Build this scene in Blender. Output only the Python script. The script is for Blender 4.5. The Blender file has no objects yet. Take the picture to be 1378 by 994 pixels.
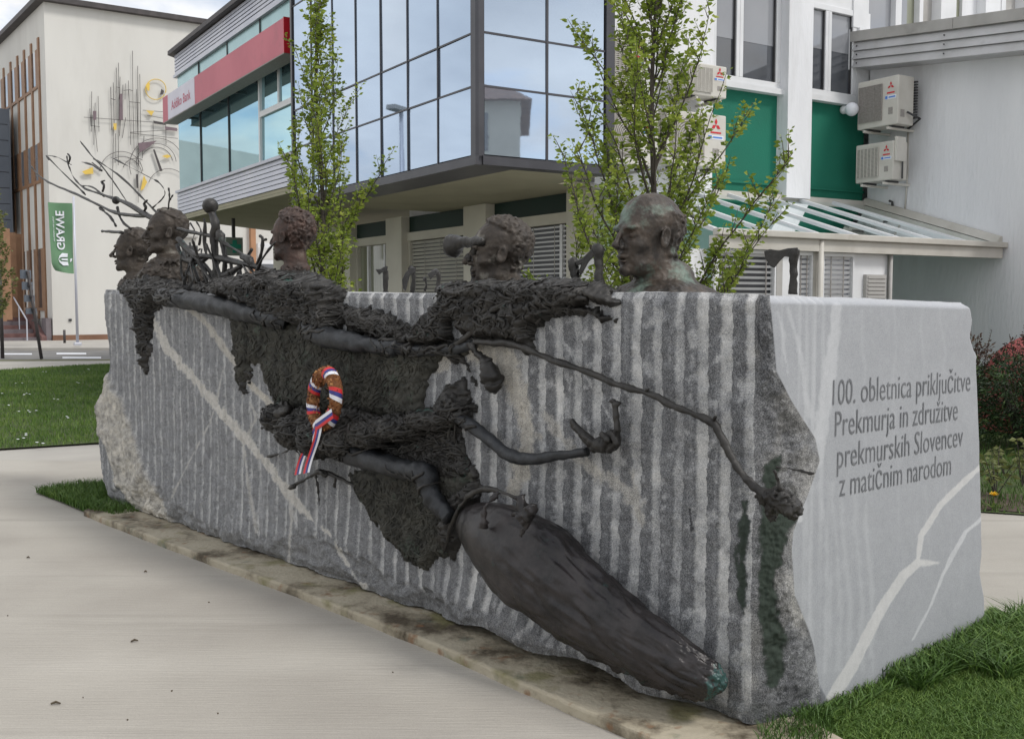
import bpy, bmesh, math, random
import numpy as np
from mathutils import Vector, Matrix
random.seed(7)
rng = np.random.default_rng(7)
S = bpy.context.scene
COL = S.collection
R = math.radians
# ---------------------------------------------------------------- camera
FPX, CX, CY, EYE = 1391.0, 689.0, 497.0, 1.65
PITCH = math.atan(92 / FPX)
cd = bpy.data.cameras.new('camera'); cam = bpy.data.objects.new('camera', cd); COL.objects.link(cam)
cd.sensor_width = 36; cd.lens = 36 * FPX / 1378; cd.clip_end = 2000; cd.clip_start = 0.05
cam.location = (0, 0, EYE); cam.rotation_euler = (math.pi / 2 - PITCH, 0, 0)
S.camera = cam
S.render.resolution_x = 1024; S.render.resolution_y = 738
# ---------------------------------------------------------------- light
SUN_EL, SUN_AZ = R(52), R(118)          # azimuth clockwise from +Y (north)
W = bpy.data.worlds.new('World'); S.world = W; W.use_nodes = True
nt = W.node_tree; N = nt.nodes; L = nt.links; N.clear()
out = N.new('ShaderNodeOutputWorld'); bg = N.new('ShaderNodeBackground'); bg.inputs[1].default_value = 0.1
sky = N.new('ShaderNodeTexSky'); sky.sky_type = 'NISHITA'; sky.sun_disc = False
sky.sun_elevation = SUN_EL; sky.sun_rotation = SUN_AZ; sky.dust_density = 1.5
tc = N.new('ShaderNodeTexCoord')
# clouds are laid on a plane overhead: direction / (z + 0.25)
sep = N.new('ShaderNodeSeparateXYZ'); L.new(tc.outputs['Generated'], sep.inputs[0])
ad = N.new('ShaderNodeMath'); ad.operation = 'ADD'; ad.inputs[1].default_value = 0.22
ab = N.new('ShaderNodeMath'); ab.operation = 'ABSOLUTE'; L.new(sep.outputs[2], ab.inputs[0]); L.new(ab.outputs[0], ad.inputs[0])
dv = N.new('ShaderNodeVectorMath'); dv.operation = 'DIVIDE'; cmb = N.new('ShaderNodeCombineXYZ')
for i in range(3): L.new(ad.outputs[0], cmb.inputs[i])
L.new(tc.outputs['Generated'], dv.inputs[0]); L.new(cmb.outputs[0], dv.inputs[1])
n1 = N.new('ShaderNodeTexNoise'); n1.inputs['Scale'].default_value = 1.7; n1.inputs['Detail'].default_value = 7; n1.inputs['Roughness'].default_value = .56
n1.inputs['Distortion'].default_value = .35
L.new(dv.outputs[0], n1.inputs['Vector'])
r1 = N.new('ShaderNodeValToRGB'); r1.color_ramp.elements[0].position = .30; r1.color_ramp.elements[1].position = .50
L.new(n1.outputs[0], r1.inputs[0])
n2 = N.new('ShaderNodeTexNoise'); n2.inputs['Scale'].default_value = 3.1; n2.inputs['Detail'].default_value = 6
L.new(dv.outputs[0], n2.inputs['Vector'])
r2 = N.new('ShaderNodeValToRGB'); r2.color_ramp.elements[0].position = .3; r2.color_ramp.elements[1].position = .72
r2.color_ramp.elements[0].color = (5.7, 5.8, 6.05, 1); r2.color_ramp.elements[1].color = (8.7, 8.65, 8.55, 1)
L.new(n2.outputs[0], r2.inputs[0])
sm = N.new('ShaderNodeVectorMath'); sm.operation = 'MULTIPLY'; sm.inputs[1].default_value = (1.0, 1.05, 1.1)
L.new(sky.outputs[0], sm.inputs[0])
mx = N.new('ShaderNodeMix'); mx.data_type = 'RGBA'
L.new(r1.outputs[0], mx.inputs[0]); L.new(sm.outputs[0], mx.inputs[6]); L.new(r2.outputs[0], mx.inputs[7])
L.new(mx.outputs[2], bg.inputs[0]); L.new(bg.outputs[0], out.inputs[0])
sl = bpy.data.lights.new('sun', 'SUN'); sl.energy = 1.3; sl.angle = R(12); sl.color = (1, .965, .92)
so = bpy.data.objects.new('sun', sl); COL.objects.link(so)
sd = Vector((math.sin(SUN_AZ) * math.cos(SUN_EL), math.cos(SUN_AZ) * math.cos(SUN_EL), math.sin(SUN_EL)))
so.rotation_euler = sd.to_track_quat('Z', 'Y').to_euler()
S.view_settings.view_transform = 'Standard'; S.view_settings.look = 'None'
S.view_settings.exposure = 0.56; S.view_settings.gamma = 1.0
# ---------------------------------------------------------------- measuring helpers
cp, sp = math.cos(PITCH), math.sin(PITCH)
def ray(px, py):
    a, b = (px - CX) / FPX, -(py - CY) / FPX
    return Vector((a, cp + b * sp, -sp + b * cp))
GZ = -.045                                     # paving level; z = 0 is the top of the plinth
def gnd(px, py, z=0.0):
    z += GZ; d = ray(px, py); k = (z - EYE) / d.z
    return Vector((d.x * k, d.y * k, z))
class Fr:
    """a vertical plane: origin (x,y), direction d, n = outward normal"""
    def __init__(s, o, d, n):
        s.o = Vector((o[0], o[1])); s.d = Vector((d[0], d[1])).normalized(); s.n = Vector((n[0], n[1])).normalized()
    def P(s, t, n, z): q = s.o + s.d * t + s.n * n; return Vector((q.x, q.y, z))
    def tz(s, px, py, n=0.0):
        r = ray(px, py); o = s.o + s.n * n; m = Vector((-s.d.y, s.d.x))
        k = (o.x * m.x + o.y * m.y) / (r.x * m.x + r.y * m.y)
        q = Vector((r.x * k, r.y * k)) - o
        return q.dot(s.d), EYE + r.z * k
    def t(s, px, n=0.0, py=300): return s.tz(px, py, n)[0]
    def z(s, px, py, n=0.0): return s.tz(px, py, n)[1]
# ---------------------------------------------------------------- mesh helpers
class MB:
    def __init__(s): s.v = []; s.f = []
    def poly(s, pts):
        k = len(s.v); s.v += [tuple(p) for p in pts]; s.f.append(tuple(range(k, k + len(pts)))); return s
    def hexa(s, p):                         # 8 points: bottom 4, top 4
        k = len(s.v); s.v += [tuple(q) for q in p]
        for f in ((3,2,1,0),(4,5,6,7),(0,1,5,4),(1,2,6,5),(2,3,7,6),(3,0,4,7)): s.f.append(tuple(k+i for i in f))
        return s
    def fb(s, fr, t0, t1, n0, n1, z0, z1, dz=0.0):      # box in a facade frame; dz = rise from t0 to t1
        if z0 == 0: z0 = -.2              # walls go down into the ground
        return s.hexa([fr.P(t0,n0,z0), fr.P(t1,n0,z0+dz), fr.P(t1,n1,z0+dz), fr.P(t0,n1,z0),
                       fr.P(t0,n0,z1), fr.P(t1,n0,z1+dz), fr.P(t1,n1,z1+dz), fr.P(t0,n1,z1)])
    def box(s, x0, x1, y0, y1, z0, z1):
        return s.hexa([(x0,y0,z0),(x1,y0,z0),(x1,y1,z0),(x0,y1,z0),(x0,y0,z1),(x1,y0,z1),(x1,y1,z1),(x0,y1,z1)])
    def prism(s, pts, z0, z1):
        if z0 == 0: z0 = -.2
        n = len(pts); k = len(s.v)
        s.v += [(p[0],p[1],z0) for p in pts] + [(p[0],p[1],z1) for p in pts]
        s.f.append(tuple(k+i for i in reversed(range(n)))); s.f.append(tuple(k+n+i for i in range(n)))
        for i in range(n): j=(i+1)%n; s.f.append((k+i,k+j,k+n+j,k+n+i))
        return s
    def tube(s, pts, rad, seg=8, wob=0.0, cap=True):
        pts = [Vector(p) for p in pts]; n = len(pts)
        if not hasattr(rad, '__len__'): rad = [rad]*n
        up = Vector((0,0,1)); k = len(s.v); prev=None
        for i,p in enumerate(pts):
            d = (pts[min(i+1,n-1)]-pts[max(i-1,0)])
            d = d.normalized() if d.length>1e-9 else Vector((0,0,1))
            a = prev if prev is not None else (up if abs(d.z)<.9 else Vector((1,0,0)))
            a = (a - d*a.dot(d));  a = a.normalized() if a.length>1e-6 else d.orthogonal().normalized()
            prev = a; b = d.cross(a)
            for j in range(seg):
                th = 2*math.pi*j/seg; r = rad[i]*(1+(random.uniform(-wob,wob) if wob else 0))
                s.v.append(tuple(p + a*math.cos(th)*r + b*math.sin(th)*r))
        for i in range(n-1):
            for j in range(seg):
                j2=(j+1)%seg; s.f.append((k+i*seg+j, k+i*seg+j2, k+(i+1)*seg+j2, k+(i+1)*seg+j))
        if cap:
            s.f.append(tuple(k+j for j in reversed(range(seg)))); s.f.append(tuple(k+(n-1)*seg+j for j in range(seg)))
        return s
    def ball(s, c, r, seg=10, rings=7, wob=0.0):
        c = Vector(c); r = r if hasattr(r,'__len__') else (r,r,r); k = len(s.v)
        s.v.append((c.x,c.y,c.z-r[2]))
        for i in range(1,rings):
            ph = -math.pi/2+math.pi*i/rings
            for j in range(seg):
                th = 2*math.pi*j/seg; w = 1+random.uniform(-wob,wob) if wob else 1
                s.v.append((c.x+r[0]*w*math.cos(ph)*math.cos(th), c.y+r[1]*w*math.cos(ph)*math.sin(th), c.z+r[2]*w*math.sin(ph)))
        s.v.append((c.x,c.y,c.z+r[2])); e=len(s.v)-1
        for j in range(seg):
            j2=(j+1)%seg; s.f.append((k,k+1+j2,k+1+j)); s.f.append((e,e-seg+j,e-seg+j2))
            for i in range(rings-2):
                a=k+1+i*seg; s.f.append((a+j,a+j2,a+seg+j2,a+seg+j))
        return s
    def build(s, name, m, parent=None, smooth=False, bevel=0.0):
        me = bpy.data.meshes.new(name); me.from_pydata(s.v, [], s.f); me.update()
        o = link(name, me, m, parent)
        if smooth: me.polygons.foreach_set('use_smooth', [True]*len(me.polygons))
        if bevel:
            bm = o.modifiers.new('bevel','BEVEL'); bm.width = bevel; bm.segments = 2; bm.limit_method='ANGLE'
        return o
def link(name, me, m, parent=None):
    o = bpy.data.objects.new(name, me)
    if m is not None and len(me.materials)==0: me.materials.append(m)
    COL.objects.link(o)
    if parent is not None:
        o.parent = parent; o.matrix_parent_inverse = WM(parent).inverted()
    return o
def WM(o):
    m = o.matrix_basis.copy()
    if o.parent is not None: m = WM(o.parent) @ o.matrix_parent_inverse @ m
    return m
def tag(o, label=None, cat=None, group=None, kind=None):
    for k, v in (('label',label),('category',cat),('group',group),('kind',kind)):
        if v: o[k] = v
    return o
def empty(name, loc=(0,0,0), rz=0.0):
    o = bpy.data.objects.new(name, None); COL.objects.link(o); o.location = loc; o.rotation_euler = (0,0,rz); o.empty_display_size=.2
    return o
def mesh_np(name, V, F, m, parent=None, smooth=True, attrs=None):
    """V (n,3) array, F (m,k) array of quads or tris"""
    me = bpy.data.meshes.new(name); V = np.asarray(V, dtype=np.float32); F = np.asarray(F, dtype=np.int32)
    k = F.shape[1]; me.vertices.add(len(V)); me.vertices.foreach_set('co', V.ravel())
    me.loops.add(F.size); me.loops.foreach_set('vertex_index', F.ravel())
    me.polygons.add(len(F)); me.polygons.foreach_set('loop_start', np.arange(0, F.size, k, dtype=np.int32))
    me.polygons.foreach_set('loop_total', np.full(len(F), k, dtype=np.int32))
    me.polygons.foreach_set('use_smooth', np.full(len(F), smooth))
    me.update(calc_edges=True)
    for nm, arr in (attrs or {}).items():
        a = me.attributes.new(nm, 'FLOAT', 'POINT'); a.data.foreach_set('value', np.asarray(arr, dtype=np.float32).ravel())
    return link(name, me, m, parent)
def split_glyphs(me):
    """one mesh per letter: connected pieces whose x ranges overlap belong together (i, j, c with caron)"""
    n = len(me.vertices); par = list(range(n))
    def find(a):
        while par[a] != a: par[a] = par[par[a]]; a = par[a]
        return a
    for e in me.edges:
        a, b = find(e.vertices[0]), find(e.vertices[1])
        if a != b: par[a] = b
    isl = {}
    for v in me.vertices: isl.setdefault(find(v.index), []).append(v.index)
    items = sorted([(min(me.vertices[i].co.x for i in g), max(me.vertices[i].co.x for i in g), set(g)) for g in isl.values()], key=lambda q: q[0])
    out = []
    for x0, x1, g in items:
        if out and x0 < out[-1][1]-.35*min(x1-x0, out[-1][1]-out[-1][0]): out[-1] = (out[-1][0], max(out[-1][1],x1), out[-1][2]|g)
        else: out.append((x0,x1,g))
    for x0, x1, g in out:
        ids = sorted(g); mp = {q:k for k,q in enumerate(ids)}
        yield [tuple(me.vertices[q].co) for q in ids], [tuple(mp[q] for q in p.vertices) for p in me.polygons if p.vertices[0] in g]
def text_mesh(body, extrude=0.0, bold=0.0):
    cu = bpy.data.curves.new('tmp', 'FONT'); cu.body = body; cu.size = 1; cu.extrude = extrude; cu.resolution_u = 3; cu.offset = bold
    t = bpy.data.objects.new('tmp', cu); COL.objects.link(t); bpy.context.view_layer.update()
    me = bpy.data.meshes.new_from_object(t); bpy.data.objects.remove(t); return me
def text_obj(name, body, m, parent, fn, bold=0.0):
    """every letter an object; fn maps (x, y) of the set line (x from 0 to 1) to a world point"""
    me = text_mesh(body, 0, bold); xs = [v.co.x for v in me.vertices]; x0, x1 = min(xs), max(xs)
    for vv, ff in split_glyphs(me):
        mb = MB(); mb.v = [tuple(fn((v[0]-x0)/(x1-x0), v[1])) for v in vv]; mb.f = ff; mb.build(name, m, parent)
# numpy gradient noise
_perm = rng.permutation(256).astype(np.int32); _perm = np.concatenate([_perm]*3)
_grad = rng.normal(size=(256,3)); _grad /= np.linalg.norm(_grad, axis=1)[:,None]
def pnoise(x, y, z):
    x, y, z = np.broadcast_arrays(x, y, z)
    xi, yi, zi = np.floor(x).astype(np.int32), np.floor(y).astype(np.int32), np.floor(z).astype(np.int32)
    xf, yf, zf = x-xi, y-yi, z-zi; xi&=255; yi&=255; zi&=255
    u, v, w = [t*t*t*(t*(t*6-15)+10) for t in (xf,yf,zf)]
    r = 0
    for a in (0,1):
        for b in (0,1):
            for c in (0,1):
                h = _perm[_perm[_perm[xi+a]+yi+b]+zi+c]; g = _grad[h]
                d = g[...,0]*(xf-a)+g[...,1]*(yf-b)+g[...,2]*(zf-c)
                r = r + d*(u if a else 1-u)*(v if b else 1-v)*(w if c else 1-w)
    return r*1.6
def fbm(x, y, z, o=4, g=.5):
    a, s, r, f = 1.0, 0.0, 0.0, 1.0
    for i in range(o):
        r = r + a*pnoise(x*f+i*17.3, y*f+i*5.1, z*f-i*9.7); s += a; a *= g; f *= 2.03
    return r/s
# ---------------------------------------------------------------- materials
def mat(name, c1, c2=None, scale=4.0, rough=.75, metal=0.0, bump=0.0, bscale=40.0, st=(1,1,1), detail=5, spec=.5, c3=None, s3=.6, t3=(.5,.7), ramp=(.35,.65), co='Object', coat=0.0, bst=None):
    m = bpy.data.materials.new(name); m.use_nodes = True; nt = m.node_tree; N = nt.nodes; L = nt.links
    b = N['Principled BSDF']; b.inputs['Roughness'].default_value = rough; b.inputs['Metallic'].default_value = metal
    b.inputs['Specular IOR Level'].default_value = spec; b.inputs['Coat Weight'].default_value = coat
    b.inputs['Base Color'].default_value = (*c1, 1)
    tcn = N.new('ShaderNodeTexCoord'); mp = N.new('ShaderNodeMapping'); mp.inputs['Scale'].default_value = st
    L.new(tcn.outputs[co], mp.inputs[0]); m['_'] = 1
    if c2 is not None:
        n = N.new('ShaderNodeTexNoise'); n.inputs['Scale'].default_value = scale; n.inputs['Detail'].default_value = detail
        L.new(mp.outputs[0], n.inputs['Vector'])
        r = N.new('ShaderNodeValToRGB'); r.color_ramp.elements[0].position = ramp[0]; r.color_ramp.elements[1].position = ramp[1]
        r.color_ramp.elements[0].color = (*c1,1); r.color_ramp.elements[1].color = (*c2,1)
        L.new(n.outputs[0], r.inputs[0]); last = r.outputs[0]
        if c3 is not None:
            n3 = N.new('ShaderNodeTexNoise'); n3.inputs['Scale'].default_value = s3; n3.inputs['Detail'].default_value = 8; n3.inputs['Roughness'].default_value=.65
            L.new(mp.outputs[0], n3.inputs['Vector'])
            r3 = N.new('ShaderNodeValToRGB'); r3.color_ramp.elements[0].position = t3[0]; r3.color_ramp.elements[1].position = t3[1]
            L.new(n3.outputs[0], r3.inputs[0]); x = N.new('ShaderNodeMix'); x.data_type='RGBA'
            L.new(r3.outputs[0], x.inputs[0]); L.new(last, x.inputs[6]); x.inputs[7].default_value = (*c3,1); last = x.outputs[2]
        L.new(last, b.inputs['Base Color'])
    if bump:
        nb = N.new('ShaderNodeTexNoise'); nb.inputs['Scale'].default_value = bscale; nb.inputs['Detail'].default_value = 6
        if bst is None: L.new(mp.outputs[0], nb.inputs['Vector'])
        else:
            mp2 = N.new('ShaderNodeMapping'); mp2.inputs['Scale'].default_value = bst; L.new(tcn.outputs[co], mp2.inputs[0]); L.new(mp2.outputs[0], nb.inputs['Vector'])
        bb = N.new('ShaderNodeBump'); bb.inputs['Strength'].default_value = bump; bb.inputs['Distance'].default_value = .02
        L.new(nb.outputs[0], bb.inputs['Height']); L.new(bb.outputs[0], b.inputs['Normal'])
    return m
MT = {}
MT['white_wall'] = mat('white_render', (.72,.73,.75), (.79,.80,.815), 1.3, .9, bump=.45, bscale=22, c3=(.53,.53,.525), s3=1.1, t3=(.52,.85), st=(1,1,.22))
MT['white_frame'] = mat('white_frame', (.74,.75,.76), (.66,.67,.68), 2, .45)
MT['cream_wall'] = mat('cream_render', (.60,.58,.50), (.54,.52,.45), 1.5, .9, bump=.2, bscale=30)
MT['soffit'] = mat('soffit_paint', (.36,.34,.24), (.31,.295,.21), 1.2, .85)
MT['green_panel'] = mat('green_panel', (.004,.155,.098), (.005,.135,.085), 1.0, .8, bump=.12, bscale=30)
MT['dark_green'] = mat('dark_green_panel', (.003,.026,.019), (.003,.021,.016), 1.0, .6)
MT['clad'] = mat('pale_metal_cladding', (.50,.515,.58), (.58,.59,.64), .8, .45, metal=.25)
MT['dark_trim'] = mat('dark_grey_trim', (.075,.075,.085), (.06,.06,.068), 3, .4, metal=.3)
MT['roof_edge'] = mat('dark_roof_edge', (.07,.06,.06), (.045,.04,.04), 3, .6)
MT['red_sign'] = mat('faded_red_panel', (.56,.13,.17), (.50,.105,.145), 1.1, .5, c3=(.44,.11,.14), s3=2.5, t3=(.55,.8))
MT['deep_red'] = mat('deep_red_panel', (.52,.01,.025), (.45,.01,.02), 3, .45)
MT['sign_white'] = mat('sign_white', (.68,.66,.74), (.62,.60,.68), 2, .5)
MT['sign_letter'] = mat('sign_letter_red', (.50,.07,.13), None, rough=.5)
def glass(name, tint, rough=.02, metal=.85, bump=.02, bs=1.3):
    return mat(name, tint, tuple(c*.93 for c in tint), .5, rough, metal=metal, bump=bump, bscale=bs, detail=2)
MT['mirror'] = glass('sky_mirror_glass', (.42,.53,.68))
MT['mirror2'] = glass('sky_mirror_glass_pale', (.46,.55,.67))
MT['teal'] = glass('teal_mirror_glass', (.36,.60,.66))
MT['teal2'] = mat('frosted_teal_glass', (.28,.45,.46), (.34,.52,.52), 1.5, .25, metal=.5, st=(1,1,.3))
MT['win'] = mat('window_glass', (.06,.065,.075), (.09,.10,.115), .7, .04, metal=.0, spec=1.0, coat=.6)
MT['win_mid'] = mat('window_glass_blind', (.23,.24,.26), (.28,.29,.31), .7, .06, spec=.9, coat=.6)
MT['win_green'] = mat('window_glass_curtain', (.14,.15,.09), (.28,.29,.22), 3.5, .08, spec=.9, st=(1,1,.15))
MT['win_dark'] = mat('dark_glass_behind_blind', (.03,.032,.036), (.05,.052,.058), .7, .3, spec=.3)
MT['slat'] = mat('blind_slat', (.74,.75,.77), (.66,.67,.69), 3, .5)
MT['slat_warm'] = mat('blind_slat_warm', (.42,.41,.36), (.36,.35,.31), 3, .5)
MT['ac_body'] = mat('aged_white_metal', (.60,.58,.53), (.52,.50,.45), 3, .5, c3=(.34,.30,.24), s3=2.5, t3=(.62,.85))
MT['ac_grill'] = mat('grille_grey', (.26,.24,.22), (.32,.30,.28), 30, .6)
MT['black'] = mat('black_plastic', (.03,.03,.035), (.05,.05,.05), 3, .5)
MT['logo_red'] = mat('logo_red', (.55,.02,.03), None, rough=.5)
MT['logo_blue'] = mat('logo_blue', (.08,.22,.62), None, rough=.5)
MT['label_white'] = mat('label_white', (.72,.74,.78), None, rough=.5)
MT['gutter'] = mat('aged_white_gutter', (.55,.53,.48), (.46,.44,.39), 2.2, .5, c3=(.30,.27,.22), s3=1.6, t3=(.6,.85))
MT['coping'] = mat('grey_coping', (.36,.35,.33), (.43,.42,.40), 2.5, .75, c3=(.25,.24,.22), s3=1.3, t3=(.55,.8))
MT['brown_fin'] = mat('brown_fin', (.30,.17,.095), (.24,.13,.07), 3, .6)
MT['concrete'] = mat('concrete', (.40,.375,.335), (.45,.425,.385), 1.4, .85)
def thin_glass(name, tint, gl=.22):
    m = bpy.data.materials.new(name); m.use_nodes = True; nt = m.node_tree; N = nt.nodes; L = nt.links; N.clear()
    o = N.new('ShaderNodeOutputMaterial'); t = N.new('ShaderNodeBsdfTransparent'); t.inputs[0].default_value = (*tint,1)
    g = N.new('ShaderNodeBsdfGlossy'); g.inputs['Roughness'].default_value = .05; g.inputs[0].default_value=(.9,.95,.95,1)
    f = N.new('ShaderNodeFresnel'); f.inputs[0].default_value = 1.5; a = N.new('ShaderNodeMath'); a.operation='ADD'; a.inputs[1].default_value=gl
    x = N.new('ShaderNodeMixShader'); L.new(f.outputs[0], a.inputs[0]); L.new(a.outputs[0], x.inputs[0]); L.new(t.outputs[0], x.inputs[1]); L.new(g.outputs[0], x.inputs[2]); L.new(x.outputs[0], o.inputs[0])
    return m
MT['roof_glass'] = thin_glass('greenish_roof_glass', (.50,.72,.68), .10)
MT['roof_glass2'] = thin_glass('milky_roof_glass', (.50,.62,.62), .26)
# ================================================================ GEOMETRY OF THE STREET CORNER
def vpdir(px, sgn=1):
    r = ray(px, 405.0); v = Vector((r.x, r.y)).normalized(); return v*sgn
U1 = vpdir(-190); U2 = Vector((-U1.y*-1, -U1.x))          # U2 = U1 turned clockwise
U2 = Vector((U1.y, -U1.x)); NL = -U2; NR = -U1            # NL faces left, NR faces the camera from the right
C = Vector((6.27, 18.4)); Q = Vector((-.42, 12.77)); W1o = Vector((1.22, 15.18)); G0 = gnd(72, 461); G0 = Vector((G0.x, G0.y))
FF = Fr(C, U2, NR); RW = Fr(C, -U1, NL); BR = Fr(Q, U2, NR); BL = Fr(Q, U1, NL); WL = Fr(W1o, U1, NL)
GF = Fr(G0, vpdir(2824), (-vpdir(2824).y*-1, -vpdir(2824).x)); dg = vpdir(2824); GF = Fr(G0, dg, (dg.y, -dg.x))
ds = vpdir(-350); GS = Fr(G0, ds, (-ds.y, ds.x))
ZS = BL.z(640, 217)                                        # underside of the glass box
# ---------------------------------------------------------------- bank building (clad wing, glass box, ground floor)
bank = tag(empty('bank_building', (Q.x, Q.y, 0)), 'white bank building with overhanging mirror glass corner box, metal cladding and red sign', 'building')
def pane_q(name, fr, t0, t1, z0, z1, n, m, parent, tilt=.006):
    a, b = random.uniform(-tilt,tilt), random.uniform(-tilt,tilt)
    mb = MB(); mb.hexa([fr.P(t0,n-.02,z0), fr.P(t1,n-.02,z0), fr.P(t1,n+a,z0), fr.P(t0,n,z0), fr.P(t0,n-.02,z1), fr.P(t1,n-.02,z1), fr.P(t1,n+a+b,z1), fr.P(t0,n+b,z1)])
    return mb.build(name, m, parent)
ztop = 9.2
# left face of the glass box: columns from pixels
colsL = [BL.t(x) for x in (636, 590.7, 550.4, 514.6, 481.4, 450.4, 422, 399)]
rowsL = [ZS+.07, BL.z(638,116), BL.z(638,44), 0, 0]; rowsL[3] = rowsL[2]+1.75; rowsL[4] = rowsL[3]+1.3
core = MB(); tE = colsL[-1]+.06
tR = BR.t(813); tR2 = BR.t(823)-.03
core.hexa([BL.P(.07,-.06,ZS+.02), BL.P(tE,-.06,ZS+.02), BL.P(tE,-2.0,ZS+.02), BL.P(.07,-2.0,ZS+.02), BL.P(.07,-.06,ztop), BL.P(tE,-.06,ztop), BL.P(tE,-2.0,ztop), BL.P(.07,-2.0,ztop)])
core.build('box_core', MT['dark_trim'], bank)
for i in range(7):
    for j in range(4):
        t0, t1 = colsL[i], colsL[i+1]; z0, z1 = rowsL[j], rowsL[j+1]
        pane_q('pane', BL, t0+.012, t1-.012, z0+.015, z1-.015, .0, random.choice([MT['mirror'], MT['mirror'], MT['mirror2']]), bank)
MB().fb(BL, tE-.02, tE+.05, -.6, .03, ZS, ztop).build('end_post', MT['dark_trim'], bank)
for i in range(7):
    MB().fb(BL, colsL[i]-.010, colsL[i]+.010, -.05, .018, ZS, ztop).build('mullion', MT['dark_trim'], bank)
for j in range(1,4): MB().fb(BL, -.02, tE, -.05, .012, rowsL[j]-.011, rowsL[j]+.011).build('transom', MT['dark_trim'], bank)
# corner post and right face
colsR = [BR.t(651), BR.t(735.5), BR.t(812)]
rowsR = [ZS+.07, rowsL[1], rowsL[2], rowsL[3], rowsL[4]]
MB().prism([BL.P(.0,.03,0).xy, BL.P(colsL[0]-.015,.03,0).xy, BL.P(colsL[0]-.015,-.055,0).xy, BR.P(colsR[0]-.01,-.055,0).xy, BR.P(colsR[0]-.01,.03,0).xy, BR.P(.0,.03,0).xy][::-1], ZS, ztop).build('corner_post', MT['dark_trim'], bank)
for i in range(2):
    for j in range(4):
        pane_q('pane', BR, colsR[i]+.012, colsR[i+1]-.012, rowsR[j]+.015, rowsR[j+1]-.015, -.0, random.choice([MT['mirror2'], MT['mirror2']]), bank, .003)
for x in (735.5,): MB().fb(BR, BR.t(x)-.016, BR.t(x)+.016, -.05, .012, ZS, ztop).build('mullion', MT['dark_trim'], bank)
MB().fb(BR, BR.t(813), BR.t(824), -.3, .03, ZS, ztop).build('end_post', MT['dark_trim'], bank)
for j in range(1,4): MB().fb(BR, .0, BR.t(813), -.05, .009, rowsR[j]-.013, rowsR[j]+.013).build('transom', MT['dark_trim'], bank)
MB().fb(BL, -.03, tE+.03, -.6, .045, ZS-.05, ZS+.06).build('bottom_rail', MT['dark_trim'], bank)
MB().fb(BR, .05, BR.t(824), -.2, .05, ZS-.047, ZS+.063).build('bottom_rail', MT['dark_trim'], bank)
# soffit slab and ground floor wall set back under it
SW = BL.tz(243, 291)[0]; ZB = BL.z(243, 291)
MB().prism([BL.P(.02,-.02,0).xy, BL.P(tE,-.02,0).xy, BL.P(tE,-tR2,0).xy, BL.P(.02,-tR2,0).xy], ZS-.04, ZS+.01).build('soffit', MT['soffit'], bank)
ang = vpdir(1108)
e0 = BL.P(SW,-.05,0).xy; e1 = e0 + ang*9
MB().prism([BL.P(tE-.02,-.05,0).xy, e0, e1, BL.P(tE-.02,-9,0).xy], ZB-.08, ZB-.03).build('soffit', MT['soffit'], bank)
zr = WL.z(700, 262); tWe = WL.t(455)
# ground floor wall (recessed plane n=-.16) with pillars
nR = -.18
pil = [(.0, WL.t(762)), (WL.t(653.4), WL.t(623.5)), (WL.t(540), WL.t(519)), (WL.t(470), WL.t(458))]
pil[0] = (-.02, pil[0][1])
for a, b in pil: MB().fb(WL, a, b, -.4, 0, 0, ZS-.045).build('pillar', MT['cream_wall'], bank)
bays = [(pil[0][1], pil[1][0]), (pil[1][1], pil[2][0]), (pil[2][1], pil[3][0])]
zg = [WL.z(761, 285.5, nR), WL.z(600, 307, nR), WL.z(510, 318, nR)]
for k, (a, b) in enumerate(bays):
    zb = zg[k]
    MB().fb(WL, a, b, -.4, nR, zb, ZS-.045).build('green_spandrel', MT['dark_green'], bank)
    fm = MB().fb(WL, a, b, -.4, nR+.05, zb-.17, zb-.004)
    fm.fb(WL, a, a+.05, -.3, nR+.02, .9, zb-.172); fm.fb(WL, b-.05, b, -.3, nR+.02, .9, zb-.172)
    fr = fm.build('window', MT['cream_wall'], bank)
    MB().fb(WL, a, b, -.45, nR-.1, 0, .9).build('wall', MT['cream_wall'], bank)
    zt = zb-.18; mids = {0: [WL.t(742)], 1: [], 2: [WL.t(506), WL.t(484)]}[k]
    xs = [a+.05]+mids+[b-.05]
    for i in range(len(xs)-1): pane_q('pane', WL, xs[i], xs[i+1], .9, zt, nR-.06, MT['win_dark'] if k != 2 else MT['win_green'], fr, 0)
    for mm in mids: MB().fb(WL, mm-.035, mm+.035, -.3, nR+.0, .9, zt).build('mullion', MT['white_frame'], fr)
    if k < 2:
        z = zt-.03; sp_ = .072; first=None
        while z > 1.35:
            w = random.uniform(-.004,.004); wd = .062 if k == 1 else .036
            mb = MB().hexa([WL.P(a+.055,nR-.04,z-wd*.5+w), WL.P(b-.055,nR-.04,z-wd*.5), WL.P(b-.055,nR-.034,z-wd*.5), WL.P(a+.055,nR-.034,z-wd*.5+w),
                       WL.P(a+.055,nR-.052+.03,z+wd*.5+w-.01), WL.P(b-.055,nR-.052+.03,z+wd*.5-.01), WL.P(b-.055,nR-.046+.03,z+wd*.5-.01), WL.P(a+.055,nR-.046+.03,z+wd*.5+w-.01)])
            mb.build('slat', MT['slat_warm'] if k == 1 else MT['slat'], fr); z -= sp_
        for q in (.25,.5,.75):
            tt = a+(b-a)*q; MB().fb(WL, tt-.005, tt+.005, nR-.02, nR-.014, 1.3, zt).build('ladder_cord', MT['slat_warm'], fr)
MB().fb(WL, pil[3][1], pil[3][1]+4.5, -.4, -.02, 0, ZS-.045).build('wall', MT['cream_wall'], bank)
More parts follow.
